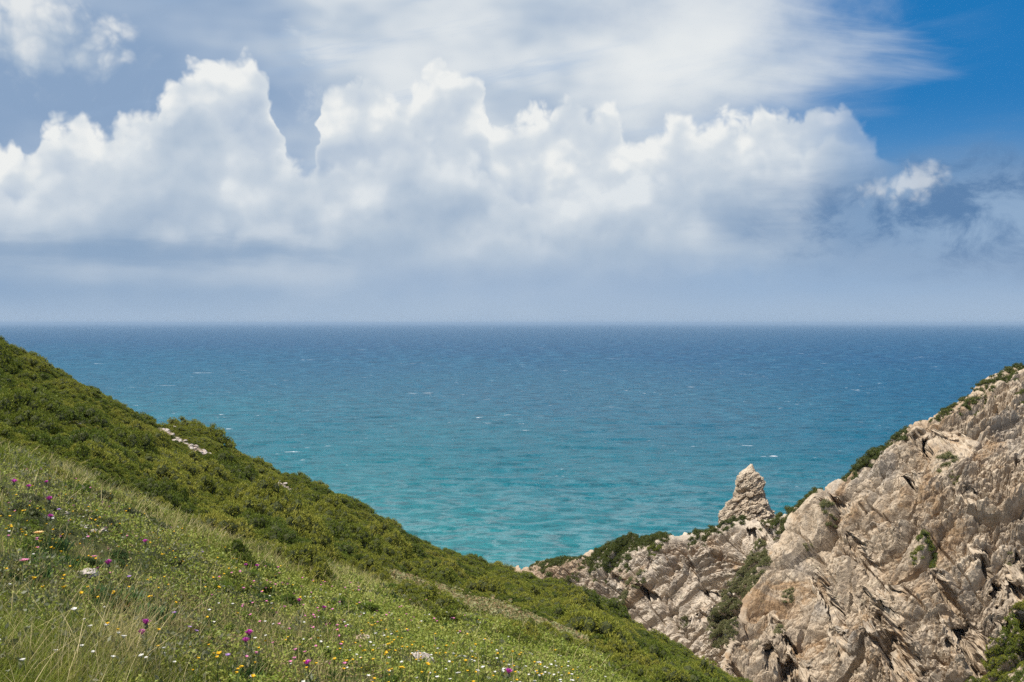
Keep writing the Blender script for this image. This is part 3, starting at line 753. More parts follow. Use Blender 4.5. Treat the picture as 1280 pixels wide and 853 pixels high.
def bush_mesh(name, R, H, rng, mats, lobe=0.34, tufts=170, blade=0.13, nb=4, ground=None):
    """low cushion of many small lobes; each lobe a dark woody core covered in short leafy sprays"""
    nl = int(max(5, 3.4 * (R / lobe) ** 2 * 0.55))
    L = []
    for i in range(nl):
        a = rng.uniform(0, 2 * math.pi); r = math.sqrt(rng.uniform(0, 1)) * R
        s = lobe * rng.uniform(0.65, 1.35) * (1.0 if R > 0.6 else 0.75)
        h = H * (1 - (r / R) ** 2 * 0.75) * rng.uniform(0.52, 1.18) - s * 0.75
        lx, ly, lz = r * math.cos(a) * (1 - 0.3 * s / R), r * math.sin(a) * (1 - 0.3 * s / R), max(h, s * 0.1)
        if ground is not None:
            g = ground(lx, ly)
            if g is None: continue
            lz += g
        L.append((lx, ly, lz, s))
    nl = len(L)
    if nl == 0: return None
    L = np.array(L)
    V, F, MI = [], [], []; n = 0
    iv, jf = ICO1
    for x, y, z, s in L:                                            # cores
        vv = iv * np.array([s, s, s * 0.85]) * 0.74 + np.array([x, y, z])
        V.append(vv); F.append(jf + n); MI.append(np.ones(len(jf), int)); n += len(vv)
        k = 7                                                        # a skirt of stem down to the ground
    tot = int(tufts * (2.2 * math.pi * R * R))
    idx = rng.choice(nl, tot, p=L[:, 3] ** 2 / (L[:, 3] ** 2).sum())
    dv = rng.normal(size=(tot, 3)); dv[:, 2] = np.abs(dv[:, 2]) * 1.1 - 0.35; dv /= np.linalg.norm(dv, axis=1, keepdims=True)
    P = L[idx, :3] + dv * L[idx, 3:4] * np.array([1, 1, 0.88]) * rng.uniform(0.80, 1.02, (tot, 1))
    keep = np.ones(tot, bool)
    for i in range(nl):                                              # nothing inside another lobe
        q = (P - L[i, :3]) / np.array([1, 1, 0.88]); keep &= ~((np.linalg.norm(q, axis=1) < L[i, 3] * 0.80) & (idx != i))
    if ground is None: keep &= P[:, 2] > -0.05
    P, dv = P[keep], dv[keep]
    for b in range(nb):
        m = len(P)
        d = dv + rng.normal(size=(m, 3)) * 0.65; d[:, 2] += 0.45; d /= np.linalg.norm(d, axis=1, keepdims=True)
        sd = np.cross(d, rng.normal(size=(m, 3))); sd /= np.linalg.norm(sd, axis=1, keepdims=True) + 1e-9
        ln = blade * rng.uniform(0.6, 1.3, (m, 1)); w = ln * rng.uniform(0.20, 0.34, (m, 1))
        tri = np.stack([P - sd * w * 0.6, P + sd * w * 0.6, P + d * ln + sd * w * 0.25, ], 1)
        V.append(tri.reshape(-1, 3)); F.append(np.arange(3 * m).reshape(-1, 3) + n); MI.append(np.zeros(m, int)); n += 3 * m
    me = np_mesh(name, np.concatenate(V), np.concatenate(F), False)
    me.polygons.foreach_set('material_index', np.concatenate(MI).astype(np.int32))
    for m in mats: me.materials.append(m)
    return me
PR = np.random.default_rng(5)
SMALL = [bush_mesh('juniper_shrub', 0.50, 0.36, PR, (M_SCRUB, M_TWIG), 0.14, 900, 0.05) for _ in range(5)]
MED = [bush_mesh('juniper_shrub', 0.95, 0.56, PR, (M_SCRUB, M_TWIG), 0.18, 650, 0.058) for _ in range(5)]
BIG = [bush_mesh('juniper_shrub', 1.50, 0.78, PR, (M_SCRUB, M_TWIG), 0.24, 480, 0.068) for _ in range(4)]
CLASS = {'s': (SMALL, 0.50), 'm': (MED, 0.95), 'b': (BIG, 1.50)}

def thing(name, me, loc, rz, sc, label, cat, group=None):
    o = bpy.data.objects.new(name, me); COL.objects.link(o)
    o.location = loc; o.rotation_euler = (0, 0, rz) if not isinstance(rz, tuple) else rz
    o.scale = (sc, sc, sc) if not isinstance(sc, tuple) else sc
    return tag(o, label, cat, group)

def scatter_scrub():
    cand = []
    n = 80000
    u = RNG.uniform(-170, 1060, n); y = np.exp(RNG.uniform(math.log(11), math.log(96), n))
    keep = RNG.uniform(0, 1, n) < (y / 96.0) ** 0.8 + 0.10
    u, y = u[keep], y[keep]
    x = (u - U0) / FPX * y; z = hill_z(x, y); _, v = hill_uv(x, y, z)
    e = edge_v(u); sd = strip_d(u, v); st = stony_d(u, v)
    nz = fbm(np.stack([x, y, 0 * x], 1) / 5.0, 2, seed=44)
    spots = []; cell = {}
    for i in np.argsort(RNG.uniform(0, 1, len(u)) + 0.0 * y):
        below = v[i] - e[i]
        below -= 11 * nz[i]
        if below > -3 and y[i] < 80 and not (below < 16 and RNG.random() < 0.05): continue
        if sd[i] < 1.15: continue
        if st[i] < 0.95: continue
        if y[i] < 24: c = 's' if RNG.random() < 0.65 else 'm'
        elif y[i] < 40: c = RNG.choice(['s', 'm', 'm', 'b'])
        else: c = RNG.choice(['s', 'm', 'm', 'b'])
        R = CLASS[c][1]; sc = RNG.uniform(0.65, 1.15)
        if st[i] < 1.7 or sd[i] < 1.8: c, R, sc = 's', 0.5, RNG.uniform(0.5, 0.9)
        if below > -14: sc *= 0.62
        if len(spots) >= 1000: c, R, sc = 's', 0.5, sc * 0.8
        r = R * sc; gx, gy = int(x[i] // 1.5), int(y[i] // 1.5)
        ok = True
        for a in range(gx - 2, gx + 3):
            for b in range(gy - 2, gy + 3):
                for (X, Y, r2) in cell.get((a, b), ()):
                    if (X - x[i]) ** 2 + (Y - y[i]) ** 2 < ((0.78 if len(spots) < 1000 else 0.58) * (r + r2)) ** 2: ok = False; break
                if not ok: break
            if not ok: break
        if not ok: continue
        cell.setdefault((gx, gy), []).append((x[i], y[i], r))
        spots.append((x[i], y[i], z[i], c, sc, r, u[i], v[i], nz[i]))
    return spots
SPOTS = scatter_scrub()
vis, hid = [], []
for s in SPOTS:
    inside = -25 < s[6] < 1040 and s[7] < 870
    (vis if inside and visible(s[:3], 0.55 * s[4]) else hid).append(s)
vis.sort(key=lambda s: -s[5] / s[1])
print('scrub spots', len(SPOTS), 'visible', len(vis))
def place_bush(s):
    meshes, R = CLASS[s[3]]
    e = 0.6; g = Vector((float(hill_z(s[0] - e, s[1])[0] - hill_z(s[0] + e, s[1])[0]), float(hill_z(s[0], s[1] - e)[0] - hill_z(s[0], s[1] + e)[0]), 3.4 * e)).normalized()
    q = (g.to_track_quat('Z', 'X') @ Euler((0, 0, RNG.uniform(0, 6.28))).to_quaternion()).to_euler()
    return (meshes[RNG.integers(len(meshes))], (s[0], s[1], s[2] - 0.05), (q.x, q.y, q.z), (s[4], s[4], s[4] * RNG.uniform(0.7, 1.6) * (0.72 if s[1] > 56 else 1.0)))
BUSHY = [(507, 752, 15, 0.8), (528, 758, 15, 0.9), (548, 764, 14, 0.75), (518, 764, 12, 0.6), (655, 793, 12, 0.5), (676, 797, 12, 0.6), (695, 806, 12, 0.5), (720, 815, 13, 0.6)]
for s in vis[:290]:
    me, loc, rz, sc = place_bush(s)
    near = s[1] < 30
    thing('juniper_shrub', me, loc, rz, sc, 'low green juniper shrub in the dense scrub covering the left hillside', 'shrub', 'juniper shrubs on the left hillside')

for u, v, w, sc in BUSHY:                                           # dark bushes standing in front of the bare strip
    h = hit(u, v, ('hill',))
    if h: thing('juniper_shrub', MED[RNG.integers(len(MED))], h[0] - Vector((0, 0, 0.05)), RNG.uniform(0, 6), sc * 0.8, 'dark juniper shrub standing at the meadow side of the reddish strip', 'shrub', 'juniper shrubs before the reddish strip')

for u, v, sc in [(690, 738, 1.3), (722, 752, 1.5), (758, 768, 1.6), (800, 788, 1.7), (832, 800, 1.6), (858, 814, 1.5), (884, 832, 1.3), (772, 800, 1.2), (822, 824, 1.3), (742, 778, 1.1), (850, 838, 1.0)]:   # the rounded bushes at the end of the slope
    h = hit(u, v, ('hill',))
    if h: thing('juniper_shrub', MED[RNG.integers(len(MED))], h[0] - Vector((0, 0, 0.05)), RNG.uniform(0, 6), (sc, sc, sc * 1.15), 'large rounded juniper shrub at the lower end of the slope before the cliffs', 'shrub', 'large juniper shrubs at the end of the slope')

def instance_stuff(name, spots, label, cat):
    """the rest of the scrub: one object; geometry nodes put bush meshes on its points"""
    P, rot, scl, idx = [], [], [], []
    allm = SMALL + MED + BIG; first = {'s': 0, 'm': len(SMALL), 'b': len(SMALL) + len(MED)}
    for s in spots:
        P.append((s[0], s[1], s[2] - 0.05)); rot.append(RNG.uniform(0, 6.28)); scl.append(s[4] * RNG.uniform(0.9, 1.15)); idx.append(first[s[3]] + RNG.integers(len(CLASS[s[3]][0])))
    me = bpy.data.meshes.new(name); me.vertices.add(len(P)); me.vertices.foreach_set('co', np.array(P, np.float32).ravel())
    add_attr(me, 'rz', rot); add_attr(me, 'sc', scl)
    a = me.attributes.new('pick', 'INT', 'POINT'); a.data.foreach_set('value', np.array(idx, np.int32))
    o = link(name, me); tag(o, label, cat, kind='stuff')
    lib = bpy.data.collections.new('bush_library')
    for i, m in enumerate(allm):
        lib.objects.link(bpy.data.objects.new('bush_%02d' % i, m))
    g = bpy.data.node_groups.new('scatter', 'GeometryNodeTree')
    g.interface.new_socket('Geometry', in_out='INPUT', socket_type='NodeSocketGeometry'); g.interface.new_socket('Geometry', in_out='OUTPUT', socket_type='NodeSocketGeometry')
    N, Lk = g.nodes, g.links
    gi, go = N.new('NodeGroupInput'), N.new('NodeGroupOutput'); ip = N.new('GeometryNodeInstanceOnPoints'); ci = N.new('GeometryNodeCollectionInfo')
    ci.inputs['Collection'].default_value = lib; ci.inputs['Separate Children'].default_value = True; ci.inputs['Reset Children'].default_value = True
    ip.inputs['Pick Instance'].default_value = True
    def named(nm, typ):
        q = N.new('GeometryNodeInputNamedAttribute'); q.data_type = typ; q.inputs['Name'].default_value = nm; return q.outputs['Attribute']
    cx = N.new('ShaderNodeCombineXYZ'); Lk.new(named('rz', 'FLOAT'), cx.inputs[2])
    e2r = N.new('FunctionNodeEulerToRotation'); Lk.new(cx.outputs[0], e2r.inputs[0])
    Lk.new(gi.outputs[0], ip.inputs['Points']); Lk.new(ci.outputs[0], ip.inputs['Instance']); Lk.new(named('pick', 'INT'), ip.inputs['Instance Index'])
    Lk.new(e2r.outputs[0], ip.inputs['Rotation']); Lk.new(named('sc', 'FLOAT'), ip.inputs['Scale']); Lk.new(ip.outputs[0], go.inputs[0])
    o.modifiers.new('scatter', 'NODES').node_group = g
    return o
instance_stuff('scrub_vegetation', vis[290:] + hid, 'unbroken green scrub filling the hillside between the larger shrubs', 'scrub')
# ------------------------------------------------------------------ shrubs on the rocks
def rock_bush(kind, u, v, wpx, label, group=None, hs=1.0, only=('cliff', 'headland')):
    """a cushion that follows the rock it grows on"""
    h = None
    for dv in (0, 3, 6, 10, 15, 22, 30):
        h = hit(u, v + dv, only)
        if h: break
    if not h: return
    p, n = h[0], h[1]
    mat, nm = {'d': (M_DARK, 'ridge_shrub'), 'o': (M_OLIVE, 'gully_shrub'), 'g': (M_SCRUB, 'slope_shrub')}[kind]
    R = max(0.25, wpx * p.y / FPX / 2)
    o = p + Vector((0, 0.25 * R, 0))
    bv = BV[h[2]]
    def ground(x, y):
        q = bv.ray_cast(o + Vector((x, y, R * 1.3)), Vector((0, 0, -1)), R * 3.2)
        if q[0] is None: return None
        return q[0].z - o.z - 0.08
    lobe = min(0.42, max(0.16, R * 0.26))
    H = min(1.3, 0.62 * R + 0.15) * hs
    me = bush_mesh(nm, R, H, PR, (mat, M_TWIG), lobe, 210, 0.115, 4, ground)
    if me is None: return
    thing(nm, me, o, 0.0, 1.0, label, 'shrub', group)
RIDGE = [
 (1088, 566, 44, 'large rounded dark shrub on the crest of the right cliff', 1.1), (1070, 577, 26, 'dark shrub at the lower foot of the largest crest shrub', 1.0), (1105, 556, 22, 'small dark shrub at the upper end of the largest crest shrub', 1.0),
 (1128, 543, 26, 'long low shrub on the crest between the big rounded shrub and the sandy brow', 0.8), (985, 634, 40, 'dark shrub filling the saddle just right of the rock pinnacle', 1.0), (1003, 622, 20, 'small shrub climbing out of the saddle towards the right cliff', 1.0),
 (970, 645, 24, 'low shrub at the right foot of the rock pinnacle', 0.8), (908, 645, 30, 'dark shrub at the left foot of the rock pinnacle', 0.8), (888, 650, 26, 'dark shrub a little down the ridge left of the pinnacle', 0.8), (928, 643, 16, 'small shrub right below the rock pinnacle', 0.7),
 (868, 655, 18, 'smallest low shrub on the ridge left of the pinnacle', 0.7), (1020, 608, 22, 'low shrub clinging to the crest right above the saddle', 0.8),
 (815, 668, 42, 'broad dark shrub on the top of the middle headland', 0.7), (790, 670, 40, 'broad shrub left of the headland top, the widest of that patch', 0.65), (775, 682, 30, 'shrub spilling down the left side of the headland patch', 0.9),
 (758, 690, 28, 'shrub halfway down the left arm of the headland', 0.9), (770, 700, 34, 'brownish green shrub below the headland patch', 0.8), (742, 697, 24, 'shrub near the sandy slope of the headland', 0.8), (727, 704, 16, 'small shrub on the edge of the sandy slope', 0.8),
 (702, 701, 30, 'flat green shrub on the low sandy end of the headland', 0.7), (685, 708, 26, 'flat shrub farthest out on the low sandy end', 0.6), (668, 706, 14, 'tiny shrub at the water end of the headland', 0.6), (686, 720, 12, 'round little shrub alone on the bare sandy slope', 0.8), (700, 731, 26, 'low shrub at the foot of the sandy slope', 0.7), (715, 727, 18, 'low shrub between the sandy slope and the rock face', 0.7)]
for u, v, w, lb, hs in RIDGE: rock_bush('d', u, v, w, lb, None, hs)
for u, v, w in [(1276, 458, 26), (1262, 465, 28), (1248, 474, 26), (1268, 474, 22), (1232, 480, 26), (1216, 487, 28), (1203, 492, 22), (1190, 499, 24), (1178, 506, 16), (1166, 513, 12), (1185, 516, 22), (1175, 519, 18), (1218, 503, 28), (1206, 509, 20), (1242, 491, 18), (1230, 497, 16), (1278, 490, 22), (1151, 524, 7)]:
    rock_bush('d', u, v + 2, w * 0.72, 'dark cushion shrub on the sandy brow at the top of the right cliff', 'shrubs along the brow of the right cliff', 0.8)
for u, v, w in [(694, 703, 26), (712, 700, 22), (748, 693, 26), (765, 690, 30), (782, 676, 34), (800, 668, 40), (822, 665, 30), (835, 664, 18), (748, 706, 26), (762, 712, 22), (780, 706, 20), (775, 694, 28), (876, 653, 22), (898, 648, 22), (1000, 627, 24), (975, 640, 22), (1012, 614, 20), (1080, 570, 26), (1060, 584, 18), (1115, 552, 18)]:
    rock_bush('d', u, v, w, 'dark green cushion shrub capping the crest of the rocks', 'shrubs capping the crest of the rocks', 0.5)
for k in range(60):
    f = RNG.uniform(0, 1); u = 958 - 62 * f ** 0.8 + RNG.normal() * 7; v = 690 + 120 * f + RNG.normal() * 6
    rock_bush('o', u, v, RNG.uniform(12, 24), 'olive grey shrub in the gully between the two cliffs', 'shrubs in the gully between the cliffs', 0.75)
for k in range(80):
    v = RNG.uniform(764, 862); u = RNG.uniform(1282 - (v - 758) * 0.68, 1300)
    rock_bush('g', u, v, RNG.uniform(14, 26), 'green shrub on the steep slope at the foot of the right cliff', 'shrubs below the right cliff', 0.65)
for u, v, w, lb in [(786, 742, 26, 'brownish shrub rooted in the broken middle of the headland face'), (778, 760, 22, 'brownish shrub lower on the headland face'), (800, 725, 16, 'small olive shrub in a crack of the headland face'), (818, 695, 18, 'grey green tuft just below the headland crest'),
                    (1036, 640, 20, 'olive shrub on the upper left shoulder of the right cliff'), (1040, 655, 14, 'small olive shrub under the one on the shoulder of the right cliff'), (1160, 686, 26, 'bright green tuft lying along a ledge in the middle of the right cliff'), (1146, 695, 16, 'small green tuft at the lower end of the ledge on the right cliff'),
                    (1185, 580, 24, 'olive shrub under the topmost cave of the right cliff'), (1196, 600, 16, 'small olive shrub below the topmost cave'), (1262, 700, 12, 'small tuft above the shaded cave by the right edge'), (985, 745, 16, 'olive tuft on the lower left of the right cliff'), (975, 790, 18, 'olive tuft low on the left buttress'), (1010, 690, 14, 'little tuft beside the dark crack of the right cliff'),
                    (955, 655, 14, 'olive shrub at the head of the gully'), (855, 780, 14, 'tuft low on the headland face above the green scrub'), (740, 770, 14, 'tuft low on the left of the headland face')]:
    rock_bush('o' if 'green tuft' not in lb else 'g', u, v, w, lb, None, 0.8)
# ------------------------------------------------------------------ the flowering meadow in front
def flat_leaf(name, stops, scale=0.8, trans=0.3): return leaf_material(name, stops, 0.5, trans, scale)
M_GRASS = flat_leaf('grass_blade', [(0.2, (0.080, 0.135, 0.015)), (0.42, (0.155, 0.205, 0.021)), (0.58, (0.26, 0.265, 0.040)), (0.82, (0.42, 0.36, 0.11))])
M_STRAW = flat_leaf('straw', [(0.2, (0.30, 0.26, 0.10)), (0.5, (0.48, 0.39, 0.18)), (0.8, (0.62, 0.50, 0.29))])
M_HERB = flat_leaf('herb_leaf', [(0.2, (0.048, 0.098, 0.016)), (0.42, (0.105, 0.172, 0.022)), (0.60, (0.19, 0.245, 0.034)), (0.85, (0.31, 0.30, 0.07))])
M_GREYH = flat_leaf('thistle_leaf', [(0.2, (0.07, 0.085, 0.045)), (0.5, (0.115, 0.125, 0.065)), (0.8, (0.18, 0.17, 0.10))])
M_DRYH = flat_leaf('dry_herb', [(0.2, (0.16, 0.105, 0.05)), (0.5, (0.30, 0.215, 0.11)), (0.8, (0.44, 0.34, 0.21))])
M_RED = flat_leaf('reddish_leaf', [(0.2, (0.10, 0.14, 0.03)), (0.44, (0.17, 0.20, 0.05)), (0.52, (0.30, 0.18, 0.10)), (0.62, (0.22, 0.24, 0.09)), (0.85, (0.38, 0.31, 0.20))])
M_FLESH = flat_leaf('fleshy_leaf', [(0.2, (0.030, 0.070, 0.020)), (0.5, (0.055, 0.105, 0.028)), (0.7, (0.09, 0.12, 0.03)), (0.9, (0.25, 0.06, 0.03))], 2.0, 0.1)
def petal(name, c): return leaf_material(name, [(0.3, tuple(x * 0.85 for x in c)), (0.7, c)], 0.6, 0.25, 4.0)
M_YEL = petal('yellow_petal', (0.85, 0.52, 0.02)); M_WHT = petal('white_petal', (0.80, 0.77, 0.70)); M_PNK = petal('pink_petal', (0.78, 0.27, 0.48))
M_PUR = petal('purple_floret', (0.62, 0.055, 0.46)); M_PEACH = petal('peach_petal', (0.85, 0.55, 0.25)); M_LIL = petal('lilac_petal', (0.42, 0.25, 0.55)); M_STEM = petal('green_stem', (0.11, 0.16, 0.04))

def meadow_points(n, ylo=2.8, yhi=55.0, ulo=-500, uhi=1010, up=9.0):
    """random points of the meadow, about evenly spread over the view"""
    u = RNG.uniform(ulo, uhi, n); y = np.exp(RNG.uniform(math.log(ylo), math.log(yhi), n))
    x = (u - U0) / FPX * y; z = hill_z(x, y); _, v = hill_uv(x, y, z)
    k = (v > edge_v(u) - up * RNG.uniform(0, 1, n) ** 2 - 4) & (v < 960)
    return x[k], y[k], z[k], u[k], v[k]
def blob(u, v, cu, cv, ru, rv): return np.exp(-(((u - cu) / ru) ** 2 + ((v - cv) / rv) ** 2))
def patchy(x, y, s, seed): return fbm(np.stack([x / s, y / s, 0 * x], 1), 3, seed=seed)

def blades(x, y, z, hgt, wid, lean, name, mat, label, cat, seg=2):
    n = len(x); a = RNG.uniform(0, 2 * math.pi, n); tw = RNG.uniform(0, 2 * math.pi, n)
    ld = np.stack([np.cos(a), np.sin(a)], 1) * (lean * hgt)[:, None] + np.array([0.10, -0.02]) * hgt[:, None]
    sd = np.stack([np.cos(tw), np.sin(tw), np.zeros(n)], 1)
    ks = np.linspace(0, 1, seg + 1)
    rows = []
    for k in ks[:-1]:
        c = np.stack([x + ld[:, 0] * k ** 2, y + ld[:, 1] * k ** 2, z - 0.02 + hgt * (k - 0.18 * lean * k ** 2)], 1)
        w = (wid * (1 - 0.55 * k))[:, None] * sd * 0.5
        rows += [c - w, c + w]
    tip = np.stack([x + ld[:, 0], y + ld[:, 1], z + hgt * (1 - 0.18 * lean)], 1)
    V = np.stack(rows + [tip], 1); m = V.shape[1]
    base = np.arange(n)[:, None] * m
    F = []
    for i in range(seg - 1):
        F += [base + np.array([[2 * i, 2 * i + 1, 2 * i + 3]]), base + np.array([[2 * i, 2 * i + 3, 2 * i + 2]])]
    F.append(base + np.array([[2 * seg - 2, 2 * seg - 1, 2 * seg]]))
    me = np_mesh(name, V.reshape(-1, 3), np.concatenate(F), False)
    o = link(name, me, mat); return tag(o, label, cat, kind='stuff')

def leaves(x, y, z, size, hgt, name, mat, label, cat, upness=0.5):
    n = len(x)
    d = RNG.normal(size=(n, 3)); d[:, 2] = np.abs(d[:, 2]) * upness + 0.15; d /= np.linalg.norm(d, axis=1, keepdims=True)
    s = np.cross(d, RNG.normal(size=(n, 3))); s /= np.linalg.norm(s, axis=1, keepdims=True) + 1e-9
    c = np.stack([x, y, z + hgt], 1); L = size[:, None]
    V = np.stack([c - d * L * 0.5, c + s * L * 0.28, c + d * L * 0.6, c - s * L * 0.28], 1)
    b = np.arange(n)[:, None] * 4
    me = np_mesh(name, V.reshape(-1, 3), b + np.array([[0, 1, 2, 3]]), False)
    o = link(name, me, mat); return tag(o, label, cat, kind='stuff')

# short green grass
x, y, z, u, v = meadow_points(690000)
rim = np.exp(-((v - edge_v(u) - 6) / 14.0) ** 2)
brown = np.clip(blob(u, v, 235, 760, 90, 45) + 0.7 * blob(u, v, 130, 690, 60, 30) + 0.6 * blob(u, v, 430, 840, 60, 25) + 0.6 * blob(u, v, 330, 800, 70, 30), 0, 1)
corner = np.clip(1.3 * blob(u, v, 20, 850, 190, 75), 0, 1)
herb = np.clip(blob(u, v, 265, 725, 70, 28) + blob(u, v, 450, 770, 130, 60) + blob(u, v, 640, 830, 130, 40), 0, 1)
pt = patchy(x, y, 1.3, 21); pt2 = patchy(x, y, 0.45, 22)
dens = 0.16 + 0.80 * corner + 0.30 * rim - 0.35 * brown + 0.45 * pt - 0.12 * herb
k = RNG.uniform(0, 1, len(x)) < np.clip(dens, 0.03, 1)
h = (0.045 + 0.055 * RNG.uniform(0, 1, len(x)) ** 1.5) * (1 + 1.5 * corner + 0.7 * rim + 0.5 * np.clip(pt, -0.5, 1)) * (1 + 0.025 * (y - 6).clip(0, 12))
blades(x[k], y[k], z[k], h[k], np.maximum(0.0035, 0.00050 * y[k]), RNG.uniform(0.2, 0.95, k.sum()), 'meadow_grass', M_GRASS, 'short green grass covering the meadow in the foreground', 'grass')
# straw: along the rim of the meadow and in the lower left corner
k = RNG.uniform(0, 1, len(x)) < np.clip(0.34 * rim * (u > 60) * (u < 560) + 0.08 * corner + 0.10 * brown + 0.22 * (pt2 - 0.10) + 0.10 * (pt < -0.25) + 0.55 * blob(u, v, 160, 825, 35, 30), 0, 1) * 0.75
h2 = (0.09 + 0.13 * RNG.uniform(0, 1, len(x))) * (1 + 0.9 * corner + 0.3 * rim)
blades(x[k], y[k], z[k], h2[k], np.maximum(0.0028, 0.00045 * y[k]), RNG.uniform(0.15, 0.8, k.sum()), 'dry_grass', M_STRAW, 'pale straw coloured dry grass along the upper rim of the meadow', 'grass', 3)
# leafy herbs, dense and dark green
x, y, z, u, v = meadow_points(1120000)
def zones():
    rim = np.exp(-((v - edge_v(u) - 6) / 14.0) ** 2)
    brown = np.clip(blob(u, v, 235, 760, 90, 45) + 0.7 * blob(u, v, 130, 690, 60, 30) + 0.6 * blob(u, v, 430, 840, 60, 25) + 0.6 * blob(u, v, 330, 800, 70, 30), 0, 1)
    corner = np.clip(1.3 * blob(u, v, 20, 850, 190, 75), 0, 1)
    herb = np.clip(blob(u, v, 265, 725, 70, 28) + blob(u, v, 450, 770, 130, 60) + blob(u, v, 640, 830, 130, 40), 0, 1)
    return rim, brown, corner, herb
rim, brown, corner, herb = zones()
pt = patchy(x, y, 0.9, 31); lump = patchy(x, y, 0.28, 33)
k = RNG.uniform(0, 1, len(x)) < np.clip(0.48 + 0.55 * herb - 0.30 * brown + 0.6 * pt - 0.25 * corner, 0.06, 1)
hh = RNG.uniform(0, 1, len(x)) * np.clip(0.075 + 0.16 * lump + 0.07 * pt, 0.012, 0.26)
leaves(x[k], y[k], z[k], np.maximum(0.020, 0.0022 * y[k]) * RNG.uniform(0.7, 1.4, k.sum()), hh[k], 'meadow_weeds', M_HERB, 'low dark green leafy herbs between the grass of the meadow', 'herbs')
k = RNG.uniform(0, 1, len(x)) < np.clip(0.10 + 0.40 * brown + 0.5 * (patchy(x, y, 0.7, 35) - 0.15), 0.0, 1) * 0.5
leaves(x[k], y[k], z[k], np.maximum(0.018, 0.0020 * y[k]) * RNG.uniform(0.6, 1.5, k.sum()), hh[k] * 0.7, 'dry_weeds', M_DRYH, 'brown dried herbs in the worn patches of the meadow', 'herbs', 0.3)
k = RNG.uniform(0, 1, len(x)) < np.clip(0.15 * (u < 260) + 0.55 * (patchy(x, y, 0.6, 37) - 0.12), 0.0, 1) * 0.7
leaves(x[k], y[k], z[k], np.maximum(0.024, 0.0024 * y[k]) * RNG.uniform(0.7, 1.7, k.sum()), hh[k] * 1.5 + 0.01, 'grey_weeds', M_GREYH, 'grey green thistly herbs on the left of the meadow', 'herbs', 1.0)
# long seeding stalks standing over the rest, thick in the near corner
x, y, z, u, v = meadow_points(30000, 2.8, 24.0)
corner = np.clip(1.3 * blob(u, v, 30, 850, 170, 75), 0, 1); rim = np.exp(-((v - edge_v(u) - 6) / 14.0) ** 2)
k = RNG.uniform(0, 1, len(x)) < 0.03 + 0.20 * corner + 0.45 * blob(u, v, 160, 830, 30, 25) + 0.20 * rim * (u < 560)
blades(x[k], y[k], z[k], RNG.uniform(0.22, 0.42, k.sum()) * (0.75 + 0.35 * corner[k]), np.maximum(0.0042, 0.00050 * y[k]), RNG.uniform(0.3, 1.3, k.sum()), 'long_grass', M_STRAW, 'long bent stalks of yellowing grass, thickest in the lower left corner', 'grass', 4)
# leafy clumps that stand out of the sward
def spray_pts(n, ulo, uhi, below):
    r = []
    while len(r) < n:
        u = RNG.uniform(ulo, uhi); v = RNG.uniform(560, 862)
        if v > edge_v(u) + below: r.append((u, v))
    return r
CLUMP = {nm: [bush_mesh('herb_clump', 0.30, 0.24, PR, (mt, M_TWIG), 0.085, 2600, 0.036, 3) for _ in range(3)] for nm, mt in (('green', M_HERB), ('grey', M_GREYH), ('dark', M_FLESH))}
def clump(kind, u, v, wpx, label, group=None):
    h = hit(u, v, ('hill',))
    if h is None: return
    p = h[0]; s = wpx * p.y / FPX / 0.62
    thing('herb_clump', CLUMP[kind][RNG.integers(3)], p - Vector((0, 0, 0.02)), RNG.uniform(0, 6.28), (s, s, s * RNG.uniform(0.7, 1.1)), label, 'herb', group)
for u, v in [(232, 722), (255, 732), (275, 722), (290, 738), (310, 728), (330, 745), (265, 745), (345, 760), (360, 740), (395, 775), (420, 760), (440, 790), (470, 780), (500, 800), (380, 800), (350, 790), (550, 815), (590, 820), (620, 810), (520, 785), (455, 765), (660, 835), (410, 830), (300, 770), (485, 830)]:
    clump('green', u + RNG.normal() * 5, v + RNG.normal() * 4, RNG.uniform(26, 52), 'rounded clump of bright green leafy herbs in the meadow', 'bright green herb clumps in the meadow')
for u, v in [(30, 628), (52, 640), (15, 642), (70, 668), (45, 660), (135, 668), (160, 650), (205, 660), (100, 640), (185, 695), (225, 700), (245, 690), (20, 665), (85, 625), (120, 625), (60, 605)]:
    clump('grey', u + RNG.normal() * 5, v + RNG.normal() * 4, RNG.uniform(22, 44), 'grey green spiny herb clump on the left of the meadow', 'grey green herb clumps in the meadow')
for u, v in spray_pts(70, -10, 700, 8): clump('green', u, v, RNG.uniform(16, 40), 'rounded clump of bright green leafy herbs in the meadow', 'bright green herb clumps in the meadow')
for u, v in spray_pts(40, -10, 330, 8): clump('grey', u, v, RNG.uniform(14, 34), 'grey green spiny herb clump on the left of the meadow', 'grey green herb clumps in the meadow')
for u, v in spray_pts(46, 60, 620, 12): clump('dark', u, v, RNG.uniform(16, 34), 'dark green herb clump in a hollow of the meadow', 'dark herb clumps in the meadow')
for u, v in [(10, 795), (25, 780), (40, 810), (48, 690), (148, 725), (235, 750), (255, 760), (325, 760), (318, 735), (330, 715), (240, 790), (260, 800), (370, 815), (175, 745)]:
    clump('dark', u + RNG.normal() * 4, v + RNG.normal() * 4, RNG.uniform(24, 44), 'dark green herb clump in a hollow of the meadow', 'dark herb clumps in the meadow')
# the bare strip with reddish low growth
n = 400000
u = RNG.uniform(420, 740, n); y = RNG.uniform(14, 75, n); x = (u - U0) / FPX * y; z = hill_z(x, y); _, v = hill_uv(x, y, z)
k = strip_d(u, v) < 1.5
x, y, z = x[k], y[k], z[k]
print('strip leaves', len(x))
pt = patchy(x, y, 1.2, 51)
leaves(x, y, z, np.maximum(0.05, 0.0026 * y) * RNG.uniform(0.6, 1.5, len(x)), RNG.uniform(0, 0.16, len(x)), 'strip_undergrowth', M_RED, 'reddish low ground cover along the bare strip between meadow and scrub', 'ground cover', 0.5)

